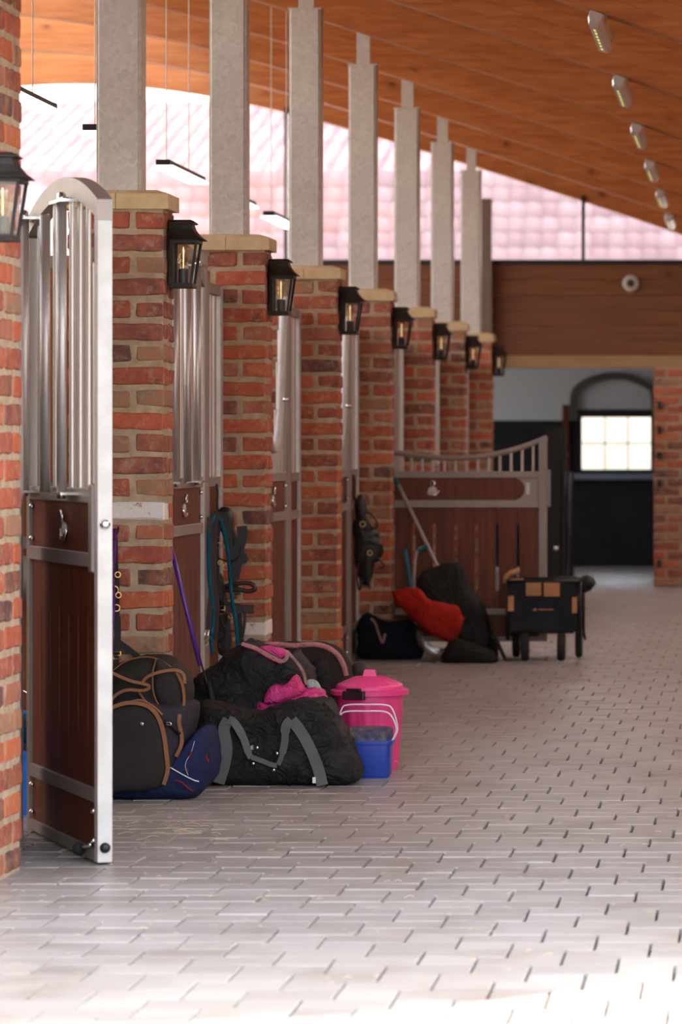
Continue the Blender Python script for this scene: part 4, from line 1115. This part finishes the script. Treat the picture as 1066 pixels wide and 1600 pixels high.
# ------------------------------------------------------------------ hanging tack
def buckle(parent, c, w, h, m, n=(0, -1, 0), r=.0028):
    c = Vector(c)
    pts = [c + Vector((sx * w / 2, 0, sz * h / 2)) for sx, sz in ((-1, -1), (1, -1), (1, 1), (-1, 1))]
    MB().tube(pts, r, 6, closed=True).tube([c + Vector((-w / 2, 0, 0)), c + Vector((w / 2, -.003, 0))], r * .8, 6).build('buckle', m, parent, True)
def ring(parent, c, r, m, tr=.0028, tilt=.4):
    c = Vector(c)
    MB().tube([c + Vector((r * math.cos(a) * math.cos(tilt), r * math.cos(a) * math.sin(tilt), r * math.sin(a))) for a in np.linspace(0, 2 * math.pi, 20)[:-1]], tr, 6, closed=True).build('ring', m, parent, True)
def tack():
    Y = 16.22
    h = MB().tube(spline([(XS + .03, Y, 1.10), (XS + .034, Y, 1.06), (XS + .034, Y, .995), (XS + .055, Y, .968), (XS + .075, Y, .985)], 5), .005, 8).build('tack_hook', M['dark_steel'], None, True)
    tag(h, 'dark steel hook hung over the stall panel carrying the bridles', 'hook')
    # bridle in black and brown leather
    t = empty('bridle', (0, 0, 0), 0, 'black and brown leather bridle hanging from the stall panel', 'bridle')
    def rib(pts, w, name='strap', m='leather', Yq=Y, N=(0, -1, 0), th=.005, dy=0):
        return MB().ribbon(px_path(pts, Yq + dy), w, N, th).build(name, M[m], t)
    pil = pillow('headpiece', [(334, 815), (337, 800), (347, 792), (358, 796), (363, 812), (364, 835), (366, 860), (360, 880), (352, 860), (345, 835), (338, 825)], Y - .03, .09, M['leather'], t, 3, .003, 3, 10)
    rib([(345, 800), (338, 840), (338, 880), (341, 920), (352, 940)], .028, dy=-.035)
    rib([(352, 800), (358, 840), (361, 870), (365, 905), (372, 930)], .026, dy=-.04)
    rib([(360, 830), (368, 850), (372, 880), (368, 905)], .03)
    rib([(378, 822), (379, 838), (372, 860), (364, 880)], .045, 'browband', dy=-.02)
    rib([(366, 868), (380, 868), (381, 876), (368, 879)], .03, 'browband', dy=-.01)
    MB().tube(px_path([(337, 856), (341, 870), (352, 876), (365, 876), (374, 868), (377, 852)], Y - .06), .0035, 8).build('chain', M['dark_steel'], t, True)
    MB().tube(px_path([(352, 916), (370, 912), (388, 911), (397, 915), (398, 921), (388, 924), (372, 921), (352, 922)], Y - .05), .010, 8).build('noseband', M['leather_brown'], t, True)
    rib([(353, 951), (370, 951), (385, 952), (397, 952)], .040, 'noseband', 'leather_brown', dy=-.055, th=.012)
    rib([(352, 940), (362, 944), (375, 946), (382, 958), (382, 975), (378, 1000)], .013, dy=-.06)
    rib([(357, 960), (356, 985), (352, 1015)], .016, dy=-.03)
    rib([(374, 955), (375, 980), (378, 1005)], .022, dy=-.02)
    rib([(345, 960), (352, 980), (365, 986), (378, 984)], .008, dy=-.035)
    MB().tube(px_path([(350, 930), (352, 925), (360, 926), (364, 935), (358, 945), (350, 942), (350, 930)], Y - .06), .0035, 6).build('ring_strap', M['leather'], t, True)
    buckle(t, P(340, 848, Y - .065), .030, .046, M['brass']); buckle(t, P(346, 953, Y - .07), .030, .036, M['brass'])
    ring(t, P(353, 886, Y - .06), .013, M['brass']); ring(t, P(344, 879, Y - .06), .009, M['brass'])
    MB().tube([P(355, 967, Y - .07), P(362, 966, Y - .07), P(369, 962, Y - .07)], .005, 8).tube([P(358, 968, Y - .07), P(357, 961, Y - .07)], .0035, 6).tube([P(367, 964, Y - .07), P(366, 957, Y - .07)], .0035, 6).build('buckle', M['brass'], t, True)
    # halter with snap hooks
    t2 = empty('halter', (0, 0, 0), 0, 'dark halter with chrome snap hooks hanging left of the bridle', 'halter'); 
    MB().ribbon(px_path([(327, 808), (327, 840), (328, 880), (330, 920), (327, 960), (326, 985)], 15.93), .02, (0, -1, 0), .005).build('strap', M['leather_brown'], t2)
    MB().ribbon(px_path([(336, 800), (334, 850), (333, 900), (338, 950), (335, 1000)], 16.05), .03, (0, -1, 0), .005).build('strap', M['leather_brown'], t2)
    MB().tube([P(320, 985, 15.9), P(320, 1000, 15.9)], .005, 8).tube([P(325, 984, 15.9), P(325, 1002, 15.9)], .006, 8).tube([P(318, 985, 15.9), P(327, 987, 15.9)], .004, 8).build('snap_hook', M['chrome'], t2, True)
    ring(t2, P(321, 1004, 15.9), .012, M['brass'])
    # teal lead rope
    r = MB().tube(px_path([(333, 1022, 15.95), (330, 1000, 15.95), (333, 960, 15.95), (331, 935, 15.93), (327, 900, 15.92), (326, 850, 15.92), (327, 830, 15.93), (335, 806, 16.05), (345, 815), (352, 840), (358, 880), (361, 920), (364, 945), (369, 980), (372, 1015)], Y - .075), .0085, 8).build('teal_lead_rope', M['teal'], None, True)
    tag(r, 'teal lead rope draped over the hanging bridle', 'rope')
    c = pillow('grey_cloth', [(341, 900), (348, 905), (356, 960), (362, 1020), (341, 1020), (340, 960)], Y - .02, .05, M['grey_dark'], None, 3, .004, 5, 8)
    tag(c, 'dark grey cloth hanging behind the bridle straps', 'cloth')
    # purple rope and black halter by the white-brick pillar
    Y = 13.60
    k = MB().tube(spline([P(176, 838, 13.63), P(181, 836, 13.59), P(184, 830, 13.57), P(185, 823, 13.57)], 5), .004, 8).build('wall_hook', M['black_metal'], None, True)
    tag(k, 'small black hook screwed into the white-brick pillar', 'hook')
    r = MB()
    for i, dx in enumerate((0, 4.5)):
        pts = [P(176 + dx, 826 + i, 13.57)] + [P(175 + dx * .8 - q * .6 + 1.2 * math.sin(q * 1.7 + i), 840 + q * 26, 13.565 - .01 * i) for q in range(8)]
        r.tube(spline(pts, 6), .0075, 8)
    o = r.build('purple_lead_rope', M['purple_rope'], None, True); tag(o, 'purple twisted lead rope hanging on the white-brick pillar', 'rope')
    t = empty('leather_halter', (0, 0, 0), 0, 'black leather halter with brass rings hanging on the white-brick pillar', 'halter')
    MB().ribbon(px_path([(180, 838), (181, 880), (183, 920), (183, 955), (183, 1005), (181, 1045)], 13.60), .018, (0, -1, 0), .006).build('strap', M['leather'], t)
    MB().ribbon(px_path([(182, 955), (184, 975), (184, 1000), (183, 1020)], 13.585), .022, (0, -1, 0), .008).build('noseband', M['leather'], t)
    MB().ribbon(px_path([(186, 1004), (200, 1014), (215, 1026), (226, 1036)], 13.60), .022, (0, -1, 0), .006).build('strap', M['leather'], t)
    for (x, y, rr_) in ((184, 898, .010), (179, 922, .014), (185, 930, .010), (182, 950, .012)): ring(t, P(x, y, 13.575), rr_, M['brass'])
    buckle(t, P(183, 1024, 13.575), .026, .026, M['brass'])
    # bundle of dark tack before the scooped gate
    Y = 21.75
    t = empty('tack_bundle', (0, 0, 0), 0, 'bundle of black bridles hanging before the scooped gate', 'bridle')
    hk = MB().tube(spline([(XS + .03, Y, 1.10), (XS + .034, Y, 1.06), (XS + .034, Y, .97), (XS + .06, Y, .95), (XS + .08, Y, .965)], 5), .006, 8).build('tack_hook', M['dark_steel'], None, True)
    tag(hk, 'dark hook hung over the stall panel holding the black bridle bundle', 'hook')
    pillow('straps', [(553, 800), (556, 778), (563, 772), (570, 785), (572, 805), (580, 820), (590, 835), (597, 858), (594, 875), (585, 880), (580, 900), (572, 915), (560, 905), (553, 870)], Y - .05, .1, M['leather'], t, 3, .012, 9, 12, 6, 14)
    for q in ([(568, 800), (580, 803), (590, 818), (585, 826), (574, 815)], [(560, 880), (558, 905), (562, 922), (566, 905)], [(575, 870), (576, 900), (578, 920)], [(590, 870), (600, 884), (592, 888)], [(565, 850), (580, 848), (592, 855)]):
        MB().tube(px_path(q, Y - .065), .006, 6).build('strap', M['leather'], t, True)
    ring(t, P(567, 819, Y - .07), .016, M['brass']); ring(t, P(578, 864, Y - .07), .014, M['brass'])
M['grey_dark'] = fabric('dark_grey_cloth', (.045, .032, .032), .9)
tack()

# ------------------------------------------------------------------ heap of gear by the scooped gate
def gear():
    y0 = 21.95
    t = empty('dark_navy_bag', (P(590, 1030, y0).x, y0, 0), 0, 'dark navy bag with pale strap on the floor before the scooped gate', 'bag')
    inv = Matrix.Translation(t.location).inverted()
    def fit(o): o.data.transform(inv); return o
    fit(pillow('body', [(560, 1028), (600, 1032), (650, 1031), (660, 1010), (650, 985), (638, 970), (610, 972), (580, 962), (566, 960), (559, 975), (558, 1000)], y0, .16, M['navy_dark'], t, 4, .012, 3, 12, floor_z=.001))
    fit(MB().ribbon(px_path([(580, 966), (587, 975), (592, 990), (598, 1004), (602, 990)], y0 - .006), .014, (0, -1, 0), .005).build('strap', M['zip_trim'], t))
    o = pillow('red_blanket', [(611, 930), (622, 922), (650, 921), (668, 938), (700, 945), (716, 952), (720, 975), (712, 996), (697, 1005), (670, 990), (650, 975), (630, 955)], 21.68, .22, M['red_cloth'], None, 3.5, .012, 7, 12)
    tag(o, 'crumpled red blanket thrown over the gear by the scooped gate', 'blanket')
    o = pillow('black_saddle_cover', [(651, 905), (660, 892), (685, 883), (710, 881), (722, 890), (730, 915), (745, 935), (758, 955), (764, 985), (764, 1015), (775, 1034), (740, 1037), (700, 1034), (700, 1000), (718, 985), (715, 955), (690, 945), (665, 935), (653, 922)], 21.9, .26, M['black_cloth'], None, 3.5, .01, 12, 14, floor_z=.001)
    tag(o, 'tall black padded saddle cover leaning on the scooped gate', 'saddle cover')
    o = pillow('clear_plastic_bag', [(648, 990), (655, 985), (668, 1005), (685, 1018), (697, 1015), (695, 1030), (680, 1033), (664, 1020), (650, 1005)], 21.8, .10, M['clear_plastic'], None, 3, .006, 17, 10, floor_z=.001, freq=16)
    tag(o, 'shiny crumpled clear plastic bag below the red blanket', 'plastic bag')
    o = pillow('black_cloth_heap', [(690, 1036), (740, 1038), (776, 1036), (770, 1020), (740, 1008), (712, 1000), (698, 1010)], 21.6, .2, M['black_cloth'], None, 3, .012, 19, 12, floor_z=.001)
    tag(o, 'low heap of black cloth at the foot of the saddle cover', 'cloth')
    MBs = MB().tube(spline([P(768, 985, 21.9), P(776, 1000, 21.85), P(785, 1020, 21.8), P(790, 1030, 21.75)], 5), .012, 8).build('rubber_strap', M['rubber'], None, True)
    tag(MBs, 'black strap trailing between the saddle cover and the wagon', 'strap')
M['navy_dark'] = fabric('dark_navy_cloth', (.006, .008, .016), .85)
gear()

# ------------------------------------------------------------------ folding wagon
def wagon():
    y0 = 21.86; s = y0 / FPX
    X = lambda px: (px - VX) * s
    Z = lambda py: HC - (py - VY) * s
    cx = X(850); t = empty('folding_wagon', (cx, y0 + .22, 0), 0, 'folding cloth wagon with tan patches and black wheels', 'wagon')
    ox, oy = -cx, -(y0 + .22)
    def B(x0, x1, ya, yb, z0, z1, name, m, ch=0, par=None): return MB().box(x0 + ox, x1 + ox, ya + oy, yb + oy, z0, z1, ch).build(name, M[m], par or t)
    yf, yb = y0, y0 + .44
    xl, xr = X(795), X(905); zb, zt = Z(984), Z(911)
    B(xl, xr, yf, yf + .012, zb, zt, 'cloth_panel', 'wagon_cloth', .004); B(xl, xr, yb - .012, yb, zb, zt, 'cloth_panel', 'wagon_cloth', .004)
    B(xl, xl + .012, yf, yb, zb, zt, 'cloth_panel', 'wagon_cloth', .004); B(xr - .012, xr, yf, yb, zb, zt, 'cloth_panel', 'wagon_cloth', .004)
    B(xl, xr, yf, yb, zb - .012, zb, 'cloth_floor', 'wagon_cloth', .004)
    # tan flaps and patches
    B(X(822), X(846), yf - .005, yf, Z(931), Z(910), 'tan_flap', 'tan2', .002); B(X(850), X(875), yf - .005, yf, Z(932), Z(910), 'tan_flap', 'tan2', .002)
    B(X(794), X(803), yf - .005, yf, Z(955), Z(931), 'tan_patch', 'tan2', .002); B(X(894), X(902), yf - .005, yf, Z(958), Z(933), 'tan_patch', 'tan2', .002)
    mk = MB().prism([(X(832) + ox, Z(954)), (X(840) + ox, Z(954)), (X(836.5) + ox, Z(950)), (X(834.5) + ox, Z(951.5))], yf + oy - .002, yf + oy)
    for a in range(842, 865, 3): mk.box(X(a) + ox, X(a + 2.1) + ox, yf + oy - .002, yf + oy, Z(953.5), Z(951.3))
    mk.build('printed_mark', M['tan2'], t)
    # frame
    def tb(pts, r, name='frame_tube', m='dark_steel', par=None): return MB().tube([(p[0] + ox, p[1] + oy, p[2]) for p in pts], r, 8).build(name, M[m], par or t, True)
    for x in (xl - .006, xr + .006):
        for y in (yf + .01, yb - .01): tb([(x, y, Z(1000)), (x, y, zt + .012)], .010)
        tb([(x, yf, zt + .012), (x, yb, zt + .012)], .009)
    tb([(xl, yf, zt + .01), (xr, yf, zt + .01)], .009); tb([(xl, yb, zt + .01), (xr, yb, zt + .01)], .009)
    tb([(X(803), yf + .02, Z(988)), (X(897), yf + .02, Z(988))], .008); tb([(X(803), yb - .03, Z(990)), (X(897), yb - .03, Z(990))], .008)
    tb([(xl, yf + .02, Z(988)), (xr, yb - .02, zb)], .006); tb([(X(903), yf, Z(930)), (X(914), yf + .05, Z(1000))], .007)
    # wheels
    for (px, y, r, w) in ((820, yf + .03, .085, .045), (877, yf + .03, .085, .045), (807, yb - .06, .095, .04), (905, yb - .06, .095, .04)):
        wx = X(px) if y < yf + .1 else (px - VX) * y / FPX
        wh = MB().lathe([(r * .55, -w / 2), (r * .9, -w / 2), (r, -w * .25), (r, w * .25), (r * .9, w / 2), (r * .55, w / 2)], (0, 0, 0), 28, 'X').build('wheel', M['rubber'], t, 'auto', (wx + ox, y + oy, r))
        MB().lathe([(.012, -w / 2 - .004), (r * .55, -w / 2 + .006), (r * .55, w / 2 - .006), (.012, w / 2 + .004)], (0, 0, 0), 20, 'X').build('hub', M['black_plastic'], wh, 'auto')
        MB().box(-w / 2 - .012, w / 2 + .012, -.012, .012, r * .98, Z(988) - r + .002 + r * 0).build('fork', M['dark_steel'], wh) if Z(988) - r > r * .98 else None
        tb([(wx, y, r * 1.0), (wx, y, zb)], .009, 'caster_stem')
    B(X(806), X(822), yf + .012, yf + .03, Z(986), Z(976), 'hinge_plate', 'steel')
    # tan padded handle
    tb([(X(789), yf + .05, Z(912)), (X(790), yf + .05, Z(902)), (X(797), yf + .05, Z(896)), (X(809), yf + .05, Z(892))], .017, 'handle', 'tan2')
    tb([(X(797), yf + .03, Z(908)), (X(818), yf + .03, Z(907))], .012, 'handle', 'tan2')
    # dark cloth inside
    o = pillow('black_jacket', [(858, 912), (870, 905), (888, 903), (905, 904), (918, 901), (930, 911), (922, 921), (906, 927), (898, 918), (875, 914)], yf + .05, .2, M['black_cloth'], None, 3, .010, 23, 12, freq=12)
    tag(o, 'black jacket thrown over the rim of the folding wagon', 'jacket')
    o = pillow('folded_cloth', [(797, 918), (806, 909), (830, 908), (836, 916), (820, 922)], yf + .06, .25, M['wagon_cloth'], None, 3, .006, 29, 8)
    tag(o, 'dark folded cloth lying inside the folding wagon', 'cloth')
wagon()

# ------------------------------------------------------------------ far end of the aisle: jamb, black post, rail
def far_end():
    t = empty('wall_jamb', (0, YG, 0), kind='structure')
    x0 = -.905; W = 1.3; rng = random.Random(5)
    MB().box(x0 + .008, x0 + W, -.104, .1, 0, 1.975).build('mortar', M['mortar'], t)
    for i in range(24):
        z = (i + .5) * CH
        off = 0 if i % 2 == 0 else -.1275
        x = x0 + off
        for j in range(6):
            a, b = max(x, x0), min(x + .24, x0 + W); x += .255
            if b - a < .05: continue
            o = link('brick', rng.choice(bms), t, ((a + b) / 2, -.062, z), (0, 0, 0)); o.scale = ((b - a) / .24, 1, 1)
    for py in (633, 672, 712, 755, 880):
        z = HC - (py - VY) * YG / FPX
        MB().box(x0 + .035, x0 + .075, -.15, -.115, z - .035, z + .035, .004).build('hinge_pin', M['dark_steel'], t)
    # black post with latch
    y = 31.6; s = y / FPX; xp = (868 - VX) * s; zt = HC - (668 - VY) * s
    t = empty('black_post', (xp, y, 0), 0, 'black steel post with latch standing behind the scooped gate', 'post')
    MB().box(-.075, .045, -.05, .05, 0, zt, .006).build('post_tube', M['dark_steel'], t); MB().box(.05, .085, -.04, .04, 0, zt - .02, .006).build('post_tube', M['dark_steel'], t)
    MB().box(-.10, .10, -.07, .07, zt - 1.14 + .88, zt - 1.14 + .93).build('latch_bar', M['dark_steel'], t)
    MB().lathe([(.02, 0), (.02, -.03), (.01, -.04)], (0, 0, 0), 12, 'Y').build('knob', M['chrome'], t, True, (.01, -.05, .4))
    for (px, py, h, lab) in ((878, 727, .5, 'dark rounded bollard behind the black post'), (888, 737, .9, 'dark glossy pipe rail end beside the black post')):
        y2 = 33.0 if px == 878 else 32.4; s2 = y2 / FPX; z = HC - (py - VY) * s2; x = (px - VX) * s2
        o = MB().lathe([(.05, 0), (.05, z - .02), (.04, z - .005), (.015, z)], (x, y2, 0), 20).build('pipe_bollard', M['gloss_black'], None, 'auto'); tag(o, lab, 'bollard')
M['gloss_black'] = mat('gloss_black', (.02, .025, .035), .15, .6)
far_end()

# ------------------------------------------------------------------ blue bucket and steel trough by the first pillar
def bucket():
    yc = 12.75; xb = -2.62
    t = empty('blue_bucket', (xb, yc, 0), 0, 'blue plastic bucket behind the hinge of the open stall door', 'bucket')
    MB().lathe([(.13, 0), (.135, .02), (.165, .33), (.175, .33), (.175, .345), (.16, .345), (.13, .03), (.02, .028)], (0, 0, 0), 32).build('tub', M['blue_bucket'], t, 'auto')
    MB().tube(spline([(-.17, 0, .33), (-.12, -.03, .42), (0, -.05, .45), (.12, -.03, .42), (.17, 0, .33)], 6), .004, 8).build('bail', M['chrome'], t, True)
    z = P(40, 905, 13.3).z
    o = MB().lathe([(.075, -.22), (.08, -.2), (.08, .2), (.075, .22)], (-2.70, 13.42, z), 20, 'X').build('steel_drum', M['steel'], None, 'auto')
    tag(o, 'round dark steel drinker mounted on the partition behind the bucket', 'drinker')
    o = MB().tube(spline([P(45, 1115, 12.5), P(46, 1130, 12.5), P(44, 1145, 12.55), P(45, 1165, 12.6)], 5), .02, 8).build('teal_cloth', M['teal'], None, True)
    tag(o, 'teal rope end hanging above the blue bucket', 'rope')
bucket()

# ------------------------------------------------------------------ loose straw
def straw():
    rng = random.Random(11); mb = MB()
    def one(x, y, l):
        a = rng.uniform(-.6, .6); dx, dy = math.cos(a) * l / 2, math.sin(a) * l / 2 * 2
        z = rng.uniform(.003, .006)
        mb.ribbon([(x - dx, y - dy, z), (x + dx * .2, y + dy * .2, z + rng.uniform(0, .006)), (x + dx, y + dy, z)], rng.uniform(.0015, .003), (0, 0, 1), .0012)
    for i in range(60):
        px, py = rng.uniform(172, 345), rng.gauss(1296, 12)
        if py < 1262: continue
        q = P(px, py, ground_y(py)); one(q.x, q.y, rng.uniform(.015, .06))
    for i in range(170):
        px, py = rng.uniform(10, 1060), rng.uniform(1265, 1540)
        q = P(px, py, ground_y(py)); one(q.x, q.y, rng.uniform(.006, .028))
    for i in range(25):
        px, py = rng.uniform(33, 48), rng.uniform(1285, 1325)
        q = P(px, py, ground_y(py)); one(q.x, q.y, rng.uniform(.02, .06))
    o = mb.build('loose_straw', M['straw']); tag(o, 'loose straw bits scattered over the paving', 'straw', kind='stuff')
straw()
